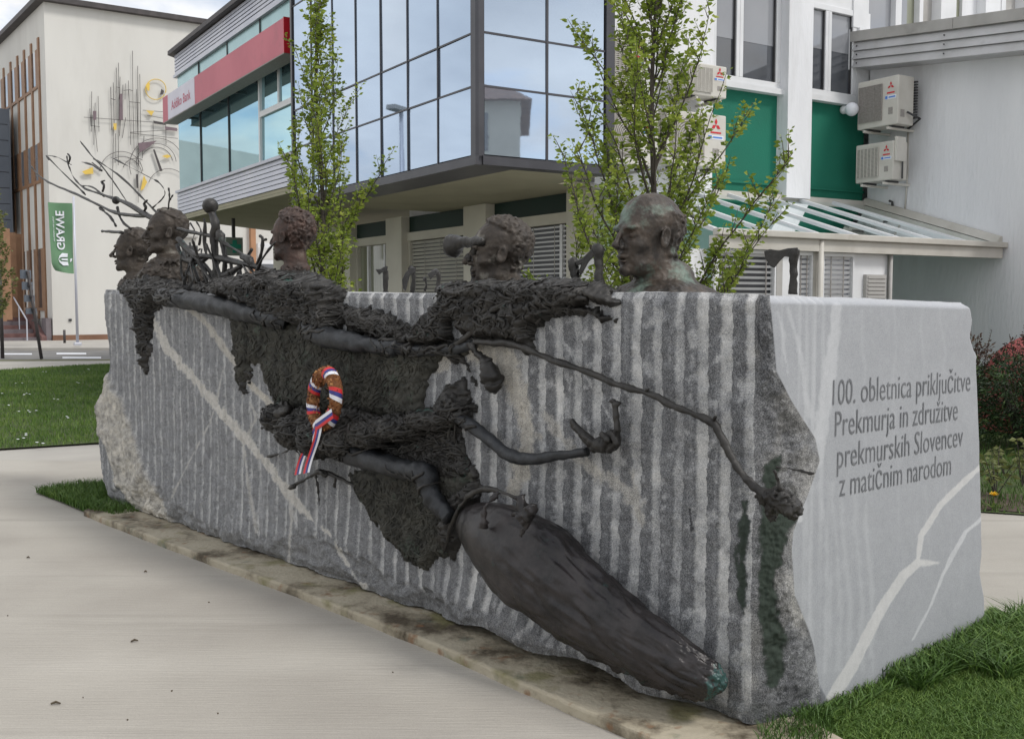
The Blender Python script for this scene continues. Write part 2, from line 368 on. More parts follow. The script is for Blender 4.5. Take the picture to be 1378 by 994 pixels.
MB().prism([BL.P(1.22,-tR2+.002,0).xy, BL.P(tE,-tR2+.002,0).xy, BL.P(tE,-9,0).xy, BL.P(1.22,-9,0).xy], ZS-.041, ZS+.009).build('soffit', MT['soffit'], bank)
# clad wing
CW = Fr(BL.P(0,-.55,0).xy, U1, NL); t0, t1 = CW.t(397), CW.t(240)
z_top = CW.z(243, 68); zA = CW.z(243, 99.5); zA2 = CW.z(243, 125); zw1 = CW.z(242,150); zw0 = CW.z(241.5, 256); zc = CW.z(241.5,259); zb = CW.z(241.5,290)
body = MB(); Pb = [CW.P(t0,-.06,0).xy, CW.P(t1-.02,-.06,0).xy]; e = Pb[1]+ang*8
body.prism([Pb[0], Pb[1], e, CW.P(t0,-8,0).xy][::-1], zb-.02, z_top).build('wall', MT['clad'], bank)
MB().prism([CW.P(t0-.1,.14,0).xy, CW.P(t1+.16,.14,0).xy, (CW.P(t1+.16,.14,0).xy+ang*8), CW.P(t0,-8,0).xy][::-1], z_top+.001, z_top+.10).build('roof', MT['roof_edge'], bank)
def boards(fr, ta, tb, za, zb_, n, m, mt, parent, nm='cladding_board'):
    h = (zb_-za)/n
    for i in range(n):
        z = za+i*h
        MB().hexa([fr.P(ta,-.055,z+.007), fr.P(tb,-.055,z+.007), fr.P(tb,.020,z+.007), fr.P(ta,.020,z+.007),
                   fr.P(ta,-.055,z+h-.004), fr.P(tb,-.055,z+h-.004), fr.P(tb,.006,z+h-.004), fr.P(ta,.006,z+h-.004)]).build(nm, mt, parent)
boards(CW, t0, t1, zA+.05, z_top-.02, 6, 0, MT['clad'], bank)
boards(CW, t0, t1, zb, zc-.02, 6, 0, MT['clad'], bank)
MB().fb(CW, t0, t1+.02, -.05, .05, zA-.02, zA+.045).build('trim', MT['clad'], bank)
MB().fb(CW, t0, t1+.02, -.05, .06, zc-.015, zc+.045).build('window_sill', MT['clad'], bank)
MB().fb(CW, t0, t1+.02, -.09, .0, zb-.07, zb-.005).build('bottom_trim', MT['soffit'], bank)
# upper glass strip + sign + big windows
us = [CW.t(x) for x in (397, 353, 309, 270.5, 241.5)]
for i in range(4): pane_q('pane', CW, us[i+1]-.02, us[i]+.02, zA2-.3, zA-.025, -.02, MT['teal2'], bank)
for u in us[1:4]: MB().fb(CW, u-.02, u+.02, -.05, .0, zA2-.3, zA-.02).build('mullion', MT['black'], bank)
ws = [CW.t(x) for x in (353.6, 310, 272, 242.5)]
zsg = CW.z(230,155,.5)
for i in range(3): pane_q('pane', CW, ws[i]+.025, ws[i+1]-.025, zc+.05, zA2-.35, -.01, MT['teal'], bank)
for u in ws[1:3]: MB().fb(CW, u-.02, u+.02, -.05, .01, zc+.05, zA2-.33).build('mullion', MT['black'], bank)
wf = MB(); tr = CW.z(372, 146)
wf.fb(CW, ws[0]-.06, ws[0]+.02, -.05, .05, zc+.046, zA2-.32).fb(CW, t0, ws[0]-.06, -.05, .047, tr-.05, tr+.06)
wf.fb(CW, CW.t(379.6)-.035, CW.t(379.6)+.035, -.05, .044, tr+.06, zA2-.45).fb(CW, t0, ws[0]-.06, -.05, .045, zA2-.47, zA2-.40)
wfo = wf.build('window', MT['white_frame'], bank)
pane_q('pane', CW, t0, ws[0]-.06, zc+.05, tr-.04, .0, MT['teal'], wfo, .01)
pane_q('pane', CW, CW.t(379.6), ws[0]-.06, tr+.05, zA2-.45, .0, MT['teal'], wfo, .01)
pane_q('pane', CW, t0, CW.t(379.6), tr+.05, zA2-.45, .005, MT['teal'], wfo, .01)
# sign box: proud of the wall by .5 m
ns = .5
sg = tag(empty('bank_sign', CW.P(CW.t(300,ns), ns, CW.z(300,100,ns))), 'long faded red box sign with white lettered panel high on the clad wall', 'sign')
sa, sb = CW.t(385.5, ns), CW.t(222.5, ns); zs1 = CW.z(300, 78, ns); zs0 = CW.z(300, 118.5, ns)
tw0, tw1 = CW.t(265.5,ns), CW.t(229.5,ns)
MB().fb(CW, sa+.012, sb-.012, ns-.32, ns-.03, zs0+.012, zs1-.012).build('box_core', MT['black'], sg)
MB().fb(CW, sa, tw0, ns-.03, ns, zs0, zs1).build('front_panel', MT['red_sign'], sg)
MB().fb(CW, tw0+.002, tw1, ns-.03, ns+.004, zs0, zs1).build('lettered_panel', MT['sign_white'], sg)
MB().fb(CW, tw1+.002, sb, ns-.03, ns, zs0, zs1).build('front_panel', MT['red_sign'], sg)
MB().fb(CW, sa-.015, sa+.008, ns-.35, ns+.004, zs0-.01, zs1+.01).build('end_panel', MT['deep_red'], sg)
MB().fb(CW, sa, sb, ns-.34, ns-.002, zs0-.02, zs0+.01).build('bottom_panel', MT['ac_grill'], sg)
for q in range(7):
    tt = sa+(sb-sa)*(q+.5)/7; MB().fb(CW, tt-.03, tt+.03, -.02, ns-.3, zs0+.05, zs0+.1).build('bracket', MT['black'], sg)
h = zs1-zs0
wl = (tw1-tw0)
text_obj('letter', 'Addiko Bank', MT['sign_letter'], sg, lambda x, y: CW.P(tw1-wl*(.14+.72*x), ns+.007, zs0+h*(.30+.50*y)), .012)
# ---------------------------------------------------------------- office building with green panels
off = tag(empty('office_building', (C.x, C.y, 0)), 'white rendered office building with green panels under tall white framed windows', 'building')
tL = FF.t(800); tEnd = FF.t(1166)
gp = -.10
zsA = FF.z(1046,127.5); zgb = FF.z(1046,262)
tA0, tA1 = FF.t(957.5), FF.t(1049); tP0, tP1 = FF.t(1049), FF.t(1081); tB1 = FF.t(1166)
ztopF = 9.5
MB().fb(FF, tL, tA0, -.5, 0, 0, ztopF).build('wall', MT['white_wall'], off)
MB().fb(FF, tP0, tP1, -.5, .14, zgb-.05, ztopF).build('pilaster', MT['white_wall'], off)
MB().fb(FF, tA0, tB1+6, -.6, -.2, 0, zgb-.1).build('wall', MT['white_wall'], off)
MB().fb(FF, tA0, tB1, -.5, .06, zgb-.1, zgb-.002).build('ledge', MT['gutter'], off)
for a, b in ((tA0,tP0),(tP1,tB1)):
    MB().fb(FF, a, b, -.5, gp, zgb, zsA).build('green_panel', MT['green_panel'], off)
    MB().fb(FF, a, b, gp-.02, gp+.03, zgb+.15, zgb+.185).build('green_trim', MT['green_panel'], off)
    MB().fb(FF, a, b, -.5, .04, zsA-.0, zsA+.09).build('window_sill', MT['white_frame'], off)
zwb = zsA+.20
def office_window(a, b, mid, z0, z1, split=.45, mats=('win','win')):
    f = MB().fb(FF, a, b, -.3, -.03, z0-.11, z0).fb(FF, a, b, -.3, -.03, z1, z1+.1)
    f.fb(FF, a, a+.09, -.3, -.032, z0, z1).fb(FF, b-.1, b, -.3, -.032, z0, z1).fb(FF, mid-.075, mid+.075, -.3, -.034, z0, z1)
    f.fb(FF, mid-.008, mid+.008, -.3, -.026, z0, z1)
    o = f.build('window', MT['white_frame'], off, bevel=.008)
    for (p, q) in ((a+.09, mid-.075), (mid+.075, b-.1)):
        pane_q('pane', FF, p, q, z0, z1, -.1, MT['win'], o, .0)
        zz = z0+(z1-z0)*split
        MB().fb(FF, p+.02, q-.02, -.098, -.094, zz, z1-.01).build('roller_blind', MT['win_mid'], o)
        MB().fb(FF, p, p+.02, -.15, -.06, z0, z1).fb(FF, q-.02, q, -.15, -.06, z0, z1).build('gasket', MT['black'], o)
    return o
office_window(tA0, tA1, FF.t(994.5), zwb, FF.z(1000,-38), .36)
zwt = FF.z(1116, 14)
office_window(tP1+.02, FF.t(1150), FF.t(1112.5), zwb, zwt, .52)
MB().fb(FF, tP1, tB1, -.5, -.05, zwt+.1, zwt+.45).build('spandrel', MT['white_frame'], off)
MB().fb(FF, FF.t(1150), tB1+.02, -.5, -.03, zsA+.09, zwt+.1).build('wall', MT['white_wall'], off)
# window row above spandrel + continuing wing above the hall roof
office_window(tP1+.02, FF.t(1150), FF.t(1112.5), zwt+.62, ztopF-.3)
zu = FF.z(1172, 39)
for (a, b, mt, n) in ((1150,1167.6,'white_frame',-.02),(1168,1208,'win_mid',-.15),(1208,1216,'white_frame',-.04),(1216,1230,'win_mid',-.15),(1230,1240,'win_green',-.16),
        (1240,1245,'white_frame',-.04),(1245,1260,'coping',-.1),(1260,1280.5,'white_frame',.1),(1280.5,1289,'win_mid',-.15),(1289,1301,'win_green',-.16),(1301,1320,'white_wall',-.1),
        (1320,1340,'white_frame',.1),(1340,1350,'win',-.15),(1350,1356,'white_frame',-.04),(1356,1372,'coping',-.1),(1372,1395,'white_frame',.1),(1395,1420,'win_mid',-.15)):
    nm = 'pane' if mt.startswith('win') else ('pilaster' if n > 0 else 'upper_wall')
    MB().fb(FF, FF.t(a,py=20), FF.t(b,py=20)-.003, -.4, n, zu-.02, 9.5).build(nm, MT[mt], off)
MB().fb(FF, FF.t(1150), FF.t(1420,py=20), -.41, .02, zu-.5, zu-.022).build('window_sill', MT['white_frame'], off)
MB().fb(FF, tB1, FF.t(1420,py=20), -.6, -.42, 0, 9.5).build('wall', MT['white_wall'], off)
MB().prism([FF.P(tL+.5,-.55,0).xy, FF.P(tB1+8,-.65,0).xy, FF.P(tB1+8,-7,0).xy, FF.P(tL+.5,-7,0).xy], 0.1, 9.45).build('rear_wall', MT['white_wall'], off)
# globe lamp
gl = tag(empty('globe_lamp', FF.P(FF.t(1135), gp, FF.z(1135,148))), 'small white globe wall lamp on the green panel beside the upper outdoor unit', 'lamp')
gz = FF.z(1137,149)
MB().ball(FF.P(FF.t(1134.5), -.03, gz+.02), (.075,.075,.075), 12, 8).build('lamp_base', MT['white_frame'], gl, True)
MB().tube([FF.P(FF.t(1136),-.02,gz+.02), FF.P(FF.t(1139,.1),.1,gz+.01), FF.P(FF.t(1142,.2),.2,gz)], .03, 8).build('lamp_arm', MT['white_frame'], gl, True)
MB().ball(FF.P(FF.t(1143,.22), .22, gz-.02), .115, 16, 12).build('glass_globe', MT['label_white'], gl, True)
# ---------------------------------------------------------------- hall building on the right with banded fascia
hall = tag(empty('hall_building', (C.x, C.y, 0)), 'plain white rendered hall wall with sloping banded metal fascia', 'building')
nfa = .40                                              # fascia overhang
ha = RW.t(1141, nfa); hb = RW.t(1470, nfa, 200)
za0 = RW.z(1141, 93, nfa); za1 = RW.z(1378, 68, nfa); tt1 = RW.t(1378, nfa, 70); slope = (za1-za0)/(tt1-ha)
zt0 = RW.z(1141, 45, nfa)
dzh = slope*(hb-ha)
MB().hexa([RW.P(0,-6,-.2), RW.P(hb,-6,-.2), RW.P(hb,0,-.2), RW.P(0,0,-.2), RW.P(0,-6,za0+.02-slope*ha), RW.P(hb,-6,za0+.02+dzh), RW.P(hb,0,za0+.02+dzh), RW.P(0,0,za0+.02-slope*ha)]).build('wall', MT['white_wall'], hall)
MB().fb(RW, ha, hb, -.0, nfa-.01, za0+.012, za0+.05, dzh).build('eave_soffit', MT['coping'], hall)
fh = zt0-za0
def band(z0, z1, n0, n1, nm, mt): MB().hexa([RW.P(ha,-.01,z0), RW.P(hb,-.01,z0+dzh), RW.P(hb,n0,z0+dzh), RW.P(ha,n0,z0), RW.P(ha,-.01,z1), RW.P(hb,-.01,z1+dzh), RW.P(hb,n1,z1+dzh), RW.P(ha,n1,z1)]).build(nm, mt, hall)
MT['fascia'] = mat('fascia_metal', (.46,.46,.46), (.55,.55,.56), 2, .5, metal=.1, c3=(.36,.35,.33), s3=2, t3=(.6,.85))
MB().fb(RW, ha, hb, .03, nfa-.04, za0+.05, zt0-.02, dzh).build('fascia_core', MT['fascia'], hall)
for i in range(3):
    band(za0+fh*(i*.235), za0+fh*(i*.235+.215), nfa+.03, nfa-.01, 'fascia_band', MT['fascia'])
q = [ha, ha+(tt1-ha)*.63, ha+(tt1-ha)*1.5, hb]
for i in range(3):
    k0 = slope*(q[i]-ha)
    MB().fb(RW, q[i]+.004, q[i+1]-.004, -.3, nfa+.045, za0+fh*.72+k0, zt0+k0, slope*(q[i+1]-q[i])).build('coping', MT['coping'], hall)
MB().fb(RW, ha-.03, ha-.002, 0, nfa+.05, za0-.03, zt0+.04).build('fascia_end', MT['white_frame'], hall)
for tq in (ha+.13, ha+(tt1-ha)*.58):
    for i in range(3):
        MB().ball(RW.P(tq, nfa+.03, za0+fh*(i*.235+.12)+slope*(tq-ha)), .014, 6, 4).build('screw', MT['black'], hall)
MB().fb(RW, 0, hb, -3, nfa-.1, zt0-.06, zt0-.02, dzh).build('roof', MT['coping'], hall)
# ---------------------------------------------------------------- outdoor air units
def ac_unit(fr, ta, tb, z0, z1, n0, n1, sgn, label, kind):
    """front plane at n1, from ta to tb ; sgn = +1 when t grows to the viewer's right"""
    un = tag(empty('air_conditioner', fr.P((ta+tb)/2, (n0+n1)/2, z0)), label, 'air conditioner', 'outdoor air conditioning units on the white walls')
    w = abs(tb-ta); h = z1-z0; X = lambda u: (ta+u*(tb-ta))
    MB().fb(fr, min(ta,tb), max(ta,tb), n0, n1, z0, z1).build('casing', MT['ac_body'], un, bevel=.018)
    g0, g1 = (X(.05), X(.62)); gz0, gz1 = z0+h*.13, z0+h*.87
    MB().fb(fr, min(g0,g1), max(g0,g1), n1-.002, n1+.012, gz0, gz1).build('fan_opening', MT['ac_grill'], un)
    if kind != 'round':
        gr = MB()
        k = 22
        for i in range(k+1):
            z = gz0+(gz1-gz0)*i/k; gr.fb(fr, min(g0,g1), max(g0,g1), n1+.012, n1+.022, z-.004, z+.004)
        for i in range(7 if kind=='mesh' else 4):
            t = g0+(g1-g0)*i/(6 if kind=='mesh' else 3); gr.fb(fr, t-.004, t+.004, n1+.012, n1+.026, gz0, gz1)
        gr.build('fan_grille', MT['ac_grill'] if kind=='plate' else MT['ac_body'], un)
    else:
        gr = MB(); c = ((g0+g1)/2, (gz0+gz1)/2); rr = min(abs(g1-g0), gz1-gz0)*.5
        for j in range(1,9):
            r = rr*j/8
            gr.tube([fr.P(c[0]+r*math.cos(a*math.pi/12), n1+.03, c[1]+r*math.sin(a*math.pi/12)) for a in range(25)], .006, 5)
        gr.build('fan_grille', MT['ac_body'], un)
    lx = X(.82); s = w*.043; lz = z0+h*.80
    for dx, dz in ((0,.95),(-.95,-.6),(.95,-.6)):
        pts = []
        a = {0:90,-.95:210,.95:330}[dx]
        def V2(r, ang): return (lx + (1)*s*r*math.cos(R(ang))*(1 if True else 1), lz + s*r*math.sin(R(ang)))
        p = [V2(0,0), V2(1.15,a-30), V2(2.0,a), V2(1.15,a+30)]
        MB().poly([fr.P(x,n1+.006,z) for x,z in p]).build('logo_diamond', MT['logo_red'], un)
    MB().fb(fr, lx-w*.09, lx+w*.09, n1, n1+.005, lz-h*.155, lz-h*.125).build('logo_stripe', MT['logo_red'], un)
    MB().fb(fr, lx-w*.13, lx+w*.13, n1, n1+.004, lz-h*.27, lz-h*.19).build('label', MT['label_white'], un)
    b0 = lx-sgn*w*.10
    MB().fb(fr, b0-w*.028, b0+w*.028, n1+.004, n1+.007, lz-h*.26, lz-h*.2).build('label_mark', MT['logo_blue'], un)
    MB().fb(fr, min(b0+sgn*w*.05,b0+sgn*w*.21), max(b0+sgn*w*.05,b0+sgn*w*.21), n1+.004, n1+.006, lz-h*.245, lz-h*.215).build('label_mark', MT['logo_blue'], un)
    MB().fb(fr, lx-w*.05, lx+w*.05, n1, n1+.005, z0+h*.22, z0+h*.36).build('vent', MT['ac_grill'], un)
    for u in (.22,.8): MB().fb(fr, X(u)-.02, X(u)+.02, 0, n1+.05, z0-.07, z0-.03).build('bracket', MT['ac_body'], un, bevel=.006)
    for u in (.22,.8): MB().fb(fr, X(u)-.03, X(u)+.03, n0+.05, n1-.03, z0-.03, z0-.003).build('foot', MT['black'], un)
    return un
nn = .62
u1 = ac_unit(RW, RW.t(1150.5,nn), RW.t(1204.8,nn), RW.z(1204.8,167,nn), RW.z(1204.8,101,nn), nn-.40, nn, 1, 'upper of the two aged outdoor units on the hall wall, with plain fan plate', 'plate')
b = MB()
for i in range(14): b.fb(RW, RW.t(1204.8,nn)-.25, RW.t(1204.8,nn)+.03, nn-.46, nn-.41, RW.z(1204.8,167,nn)+.12+i*.045, RW.z(1204.8,167,nn)+.145+i*.045)
b.build('cooling_fin', MT['black'], u1)
MB().fb(RW, RW.t(1204.8,nn)-.002, RW.t(1204.8,nn)+.005, nn-.16, nn-.06, RW.z(1204.8,167,nn)+.12, RW.z(1204.8,167,nn)+.24).build('vent', MT['ac_grill'], u1)
u2 = ac_unit(RW, RW.t(1149.7,nn), RW.t(1200,nn), RW.z(1200,241.5,nn), RW.z(1200,189,nn), nn-.36, nn, 1, 'lower of the two aged outdoor units on the hall wall, just above the canopy', 'mesh')
MB().fb(RW, RW.t(1200,nn), RW.t(1200,nn)+.05, nn-.26, nn-.02, RW.z(1200,241.5,nn)+.3, RW.z(1200,241.5,nn)+.7).build('valve_cover', MT['ac_body'], u2, bevel=.01)
MB().tube([RW.P(RW.t(1200,nn)+.03,nn-.2,RW.z(1200,241.5,nn)+.3), RW.P(RW.t(1200,nn)+.03,nn-.2,RW.z(1200,241.5,nn)+.02)], .015, 6).build('pipe', MT['black'], u2)
fn = .5
ac_unit(FF, FF.t(921,fn), FF.t(975.5,fn), FF.z(975,133,fn), FF.z(975,90,fn), fn-.34, fn, 1, 'upper right outdoor unit behind the crown of the nearer tree', 'mesh')
ac_unit(FF, FF.t(896,fn), FF.t(975.5,fn), FF.z(975,227,fn), FF.z(975,156,fn), fn-.34, fn, 1, 'lower right outdoor unit with round fan behind the nearer tree', 'round')
ac_unit(FF, FF.t(812,fn), FF.t(868,fn), FF.z(850,128,fn), FF.z(850,48,fn), fn-.34, fn, 1, 'upper left outdoor unit beside the glass box, behind the nearer tree', 'mesh')
ac_unit(FF, FF.t(818,fn), FF.t(885,fn), FF.z(850,222,fn), FF.z(850,142,fn), fn-.34, fn, 1, 'lower left outdoor unit with round fan behind the nearer tree', 'round')
# ---------------------------------------------------------------- glass lean-to canopy
te = RW.t(1349, 0, 330); EV = Fr(RW.P(te,0,0).xy, U2, NR)     # eave plane, t negative to the left
can = tag(empty('glass_canopy', EV.P(-1.5,0,0)), 'white framed lean-to with sloping greenish glass roof and gutter between the white walls', 'canopy')
zE = EV.z(1300, 328); zR = zgb-.08; offt = (FF.o-EV.o).dot(U2)                # FF t = EV t - offt
run = te                                                                # distance from ridge to eave along -U1
exs = [962.5, 1035.6, 1100.7, 1154, 1208, 1253.5, 1299]; ets = [EV.t(x,py=322) for x in exs] + [-.02]
ets = [ets[0]-1.0] + ets
def slopeP(t, k, dz=0, dn=0): return EV.P(t, dn-run*(1-k)*1.0, zE+(zR-zE)*(1-k)+dz)   # k=1 at the eave
for i, t in enumerate(ets):
    if i == 0: continue
    MB().hexa([slopeP(t-.03,0,.0), slopeP(t+.03,0,.0), slopeP(t+.03,1,.0), slopeP(t-.03,1,.0), slopeP(t-.03,0,.055), slopeP(t+.03,0,.055), slopeP(t+.03,1,.055), slopeP(t-.03,1,.055)]).build('rafter', MT['white_frame'] if i<8 else MT['gutter'], can)
for i in range(1, len(ets)-1):
    a, b = ets[i]+.032, ets[i+1]-.032
    MB().hexa([slopeP(a,0,.014), slopeP(b,0,.014), slopeP(b,1,.014), slopeP(a,1,.014), slopeP(a,0,.024), slopeP(b,0,.024), slopeP(b,1,.024), slopeP(a,1,.024)]).build('glass_pane', MT['roof_glass'] if i < 5 else MT['roof_glass2'], can)
MB().hexa([slopeP(-.16,0,.03), slopeP(-.005,0,.03), slopeP(-.005,1,.03), slopeP(-.16,1,.03), slopeP(-.06,0,.14), slopeP(-.005,0,.14), slopeP(-.005,1,.14), slopeP(-.06,1,.14)]).build('flashing', MT['gutter'], can)
g0 = ets[1]-.03
MB().fb(EV, g0, -.003, -.02, .10, zE-.04, zE+.045).build('gutter', MT['gutter'], can, bevel=.012)
MB().fb(EV, g0, -.05, -.08, .04, zE-.20, zE-.043).build('eave_beam', MT['gutter'], can)
# front wall of the lean-to behind the gutter
nw = -.04
zh = zE-.203
def seg_(x0, x1, nm, mt, z0=0, z1=None, n0=-.1, n1=nw, par=None): return MB().fb(EV, EV.t(x0,nw,370), EV.t(x1,nw,370)-.002, n0, n1, z0, z1 or zh).build(nm, MT[mt], par or can)
seg_(962, 966, 'post', 'white_frame'); seg_(1045,1053,'post','coping'); seg_(1053,1074,'wall_panel','white_frame')
seg_(1094.5,1101,'post','gutter'); seg_(1198.5,1199.5,'post','coping')
MB().tube([EV.P(EV.t(1104,.03,370),.03,zE-.05), EV.P(EV.t(1104,.03,370),.03,-.1)], .042, 12).build('downpipe', MT['gutter'], can, True)
MB().tube([EV.P(EV.t(1201,.0,370),-.03,zE-.2), EV.P(EV.t(1201,.0,370),-.03,-.1)], .026, 10).build('downpipe', MT['coping'], can, True)
for (x0, x1, op) in ((966,1045,.040),(1074,1094.5,.05),(1108,1150,.05)):
    a, b = EV.t(x0,nw,370)+.0, EV.t(x1,nw,370)-.004
    f = MB().fb(EV, a, b, -.14, nw-.002, zh-.05, zh-.002).fb(EV, a, b, -.14, nw-.002, .5, .9).fb(EV,a,a+.025,-.14,nw-.004,.9,zh-.05).fb(EV,b-.025,b,-.14,nw-.004,.9,zh-.05).build('window', MT['white_frame'], can)
    pane_q('pane', EV, a+.02, b-.02, .9, zh-.05, -.12, MT['win_dark'] if x0 == 966 else MT['win_mid'], f, 0)
    z = zh-.07
    while z > 1.35:
        MB().hexa([EV.P(a+.03,-.105,z-op*.4), EV.P(b-.03,-.105,z-op*.4), EV.P(b-.03,-.1,z-op*.4), EV.P(a+.03,-.1,z-op*.4), EV.P(a+.03,-.085,z+op*.4), EV.P(b-.03,-.085,z+op*.4), EV.P(b-.03,-.08,z+op*.4), EV.P(a+.03,-.08,z+op*.4)]).build('slat', MT['slat'], f); z -= .072 if x0==966 else .066
    for q_ in (.15,.85) if x0 == 966 else (.3,.7): MB().fb(EV, a+(b-a)*q_-.006, a+(b-a)*q_+.006, -.075, -.068, 1.3, zh-.05).build('ladder_cord', MT['ac_grill'], f)
seg_(1150,1198,'translucent_panel','white_frame', n0=-.12, n1=-.09)
vb = MB().fb(EV, EV.t(1168.5,0,385), EV.t(1195,0,385), -.09, -.03, 1.2, EV.z(1180,369.5)).build('vent_box', MT['coping'], can)
for i in range(11): MB().fb(EV, EV.t(1170,0,385), EV.t(1193.5,0,385), -.03, -.018, EV.z(1180,372)-.03-i*.055, EV.z(1180,372)-i*.055).build('louvre', MT['coping'], vb)
# left side wall of lean-to
MB().prism([EV.P(g0-.36,-.12,0).xy, EV.P(g0,-.12,0).xy, EV.P(g0,-run+.02,0).xy, EV.P(g0-.36,-run+.02,0).xy][::-1], 0, zE-.21).build('side_wall', MT['white_wall'], can)
# small vent pipe on the hall wall
vp = MB().tube([RW.P(RW.t(1203.5,0,280),.03,RW.z(1203.5,283)), RW.P(RW.t(1203.5,0,280),.06,RW.z(1203.5,272)), RW.P(RW.t(1203.5,0,280),.13,RW.z(1203.5,271))], .022, 8).build('vent_pipe', MT['black'], None, True)
tag(vp, 'short bent black pipe on the hall wall above the glass canopy', 'pipe')

MB().tube([RW.P(RW.t(1222,0,200),.02,RW.z(1222,165)), RW.P(RW.t(1222,0,200)+.02,.02,RW.z(1222,230)), RW.P(RW.t(1219,0,270),.02,RW.z(1219,285))], .014, 6).build('cable', MT['gutter'], hall, True)
MB().tube([RW.P(RW.t(1205,nn)+.02,nn-.2,RW.z(1204.8,150,nn)), RW.P(RW.t(1205,nn)+.16,nn-.35,RW.z(1204.8,160,nn)), RW.P(RW.t(1222,0,200),.03,RW.z(1222,175))], .018, 6).build('hose', MT['black'], u1, True)
# ================================================================ GROUND
def sheet(name, pts, z, m, kind='structure', thick=0.0):
    k = len(pts); mb = MB(); z += GZ
    if thick: mb.prism([(p[0],p[1]) for p in pts], z-thick, z)
    else: mb.poly([(p[0],p[1],z) for p in pts])
    o = mb.build(name, m); o['kind'] = kind; 
    if kind: 
        me = o.data
        if me.polygons[0].normal.z < 0 and not thick: me.flip_normals()
    return o
def gp_(*pp): return [gnd(*p) for p in pp]
def path_mat():
    m = mat('broomed_concrete', (.385,.360,.318), (.425,.400,.356), .9, .85, bump=.35, bscale=9, st=(.12,2.2,1), bst=(.5,9,1), c3=(.29,.27,.235), s3=1.8, t3=(.56,.8))
    nt = m.node_tree; N = nt.nodes; L = nt.links; b = N['Principled BSDF']; src = b.inputs['Base Color'].links[0].from_socket
    tcn = N.new('ShaderNodeTexCoord'); n = N.new('ShaderNodeTexNoise'); n.inputs['Scale'].default_value=.8; n.inputs['Detail'].default_value=6; L.new(tcn.outputs['Object'], n.inputs['Vector'])
    r = N.new('ShaderNodeValToRGB'); r.color_ramp.elements[0].position=.35; r.color_ramp.elements[0].color=(.86,.85,.84,1); r.color_ramp.elements[1].position=.65; r.color_ramp.elements[1].color=(1.06,1.06,1.05,1)
    L.new(n.outputs[0], r.inputs[0]); x = N.new('ShaderNodeMix'); x.data_type='RGBA'; x.blend_type='MULTIPLY'; x.inputs[0].default_value=1
    L.new(src, x.inputs[6]); L.new(r.outputs[0], x.inputs[7])
    g = N.new('ShaderNodeTexNoise'); g.inputs['Scale'].default_value=160; g.inputs['Detail'].default_value=3; L.new(tcn.outputs['Object'], g.inputs['Vector'])
    rg = N.new('ShaderNodeValToRGB'); rg.color_ramp.elements[0].position=.3; rg.color_ramp.elements[0].color=(.88,.88,.88,1); rg.color_ramp.elements[1].position=.7; rg.color_ramp.elements[1].color=(1.05,1.05,1.05,1)
    L.new(g.outputs[0], rg.inputs[0]); y = N.new('ShaderNodeMix'); y.data_type='RGBA'; y.blend_type='MULTIPLY'; y.inputs[0].default_value=1
    L.new(x.outputs[2], y.inputs[6]); L.new(rg.outputs[0], y.inputs[7]); L.new(y.outputs[2], b.inputs['Base Color'])
    return m
MT['path'] = path_mat()
MT['asphalt'] = mat('asphalt', (.15,.145,.14), (.20,.195,.185), 1.5, .9)
MT['pale_pave'] = mat('pale_pavement', (.42,.40,.36), (.36,.34,.31), 1.2, .9)
MT['soil'] = mat('lawn_soil', (.045,.06,.018), (.06,.085,.022), 3, .95, bump=.4, bscale=30)
MT['mulch'] = mat('mulch', (.10,.07,.05), (.05,.035,.025), 20, .95, bump=1.0, bscale=40)
sheet('ground', [(-500,-60),(500,-60),(500,700),(-500,700)], -.012, MT['pale_pave'])
sheet('path', [(-9,-1.5),(16,-1.5),(16,9.6),(-9,11.2)], .0, MT['path'])
sheet('road', gp_((-900,486.5),(-900,471.5),(136,471.5),(560,471.5),(560,484),(136,484)), -.004, MT['asphalt'])
sheet('pavement', gp_((-900,471.5),(-900,459),(136,459),(700,456),(700,471.5)), .09, MT['pale_pave'], thick=.12)
for (x0,x1,y0,y1) in ((5,43,475.2,477.0),(76,116,474.6,476.6),(84,136,480,482)):
    sheet('road_marking', gp_((x0,y1),(x0,y0),(x1,y0),(x1,y1)), .0, MT['label_white'])
sheet('path', gp_((-900,501),(-900,489.5),(136,485.5),(300,484),(300,491),(136,490.5),(0,498.5)), .004, MT['pale_pave'])
lawnL = gp_((-900,640),(-300,614),(0,605),(126,597),(320,590),(420,540),(400,485),(136,490.5),(0,498.5),(-900,512))
sheet('lawn', lawnL, .012, MT['soil'])
lawnS = gp_((-900,489.5),(-900,486.5),(136,484),(300,482),(300,484),(136,485.5)); sheet('grass_strip', lawnS, .008, mat('dry_grass', (.12,.11,.05), (.09,.10,.03), 3, .95))
tuftL = gp_((48,664),(105,655),(180,652),(240,690),(150,700),(118,692),(80,676)); sheet('grass_patch', tuftL, .012, MT['soil'])
lawnR = gp_((1005,1010),(1060,975),(1120,955),(1250,880),(1335,822),(1395,866),(1600,1010),(1500,1250),(900,1250)); sheet('lawn', lawnR, .012, MT['soil'])
lawnB = gp_((1180,684),(1320,690),(1500,702),(1900,730),(1900,560),(1378,520),(1100,520)); sheet('lawn', lawnB, .012, MT['soil'])
sheet('planting_bed', gp_((1180,682),(1320,688),(1500,700),(1900,728),(1900,690),(1378,668),(1180,655)), .018, MT['mulch'])
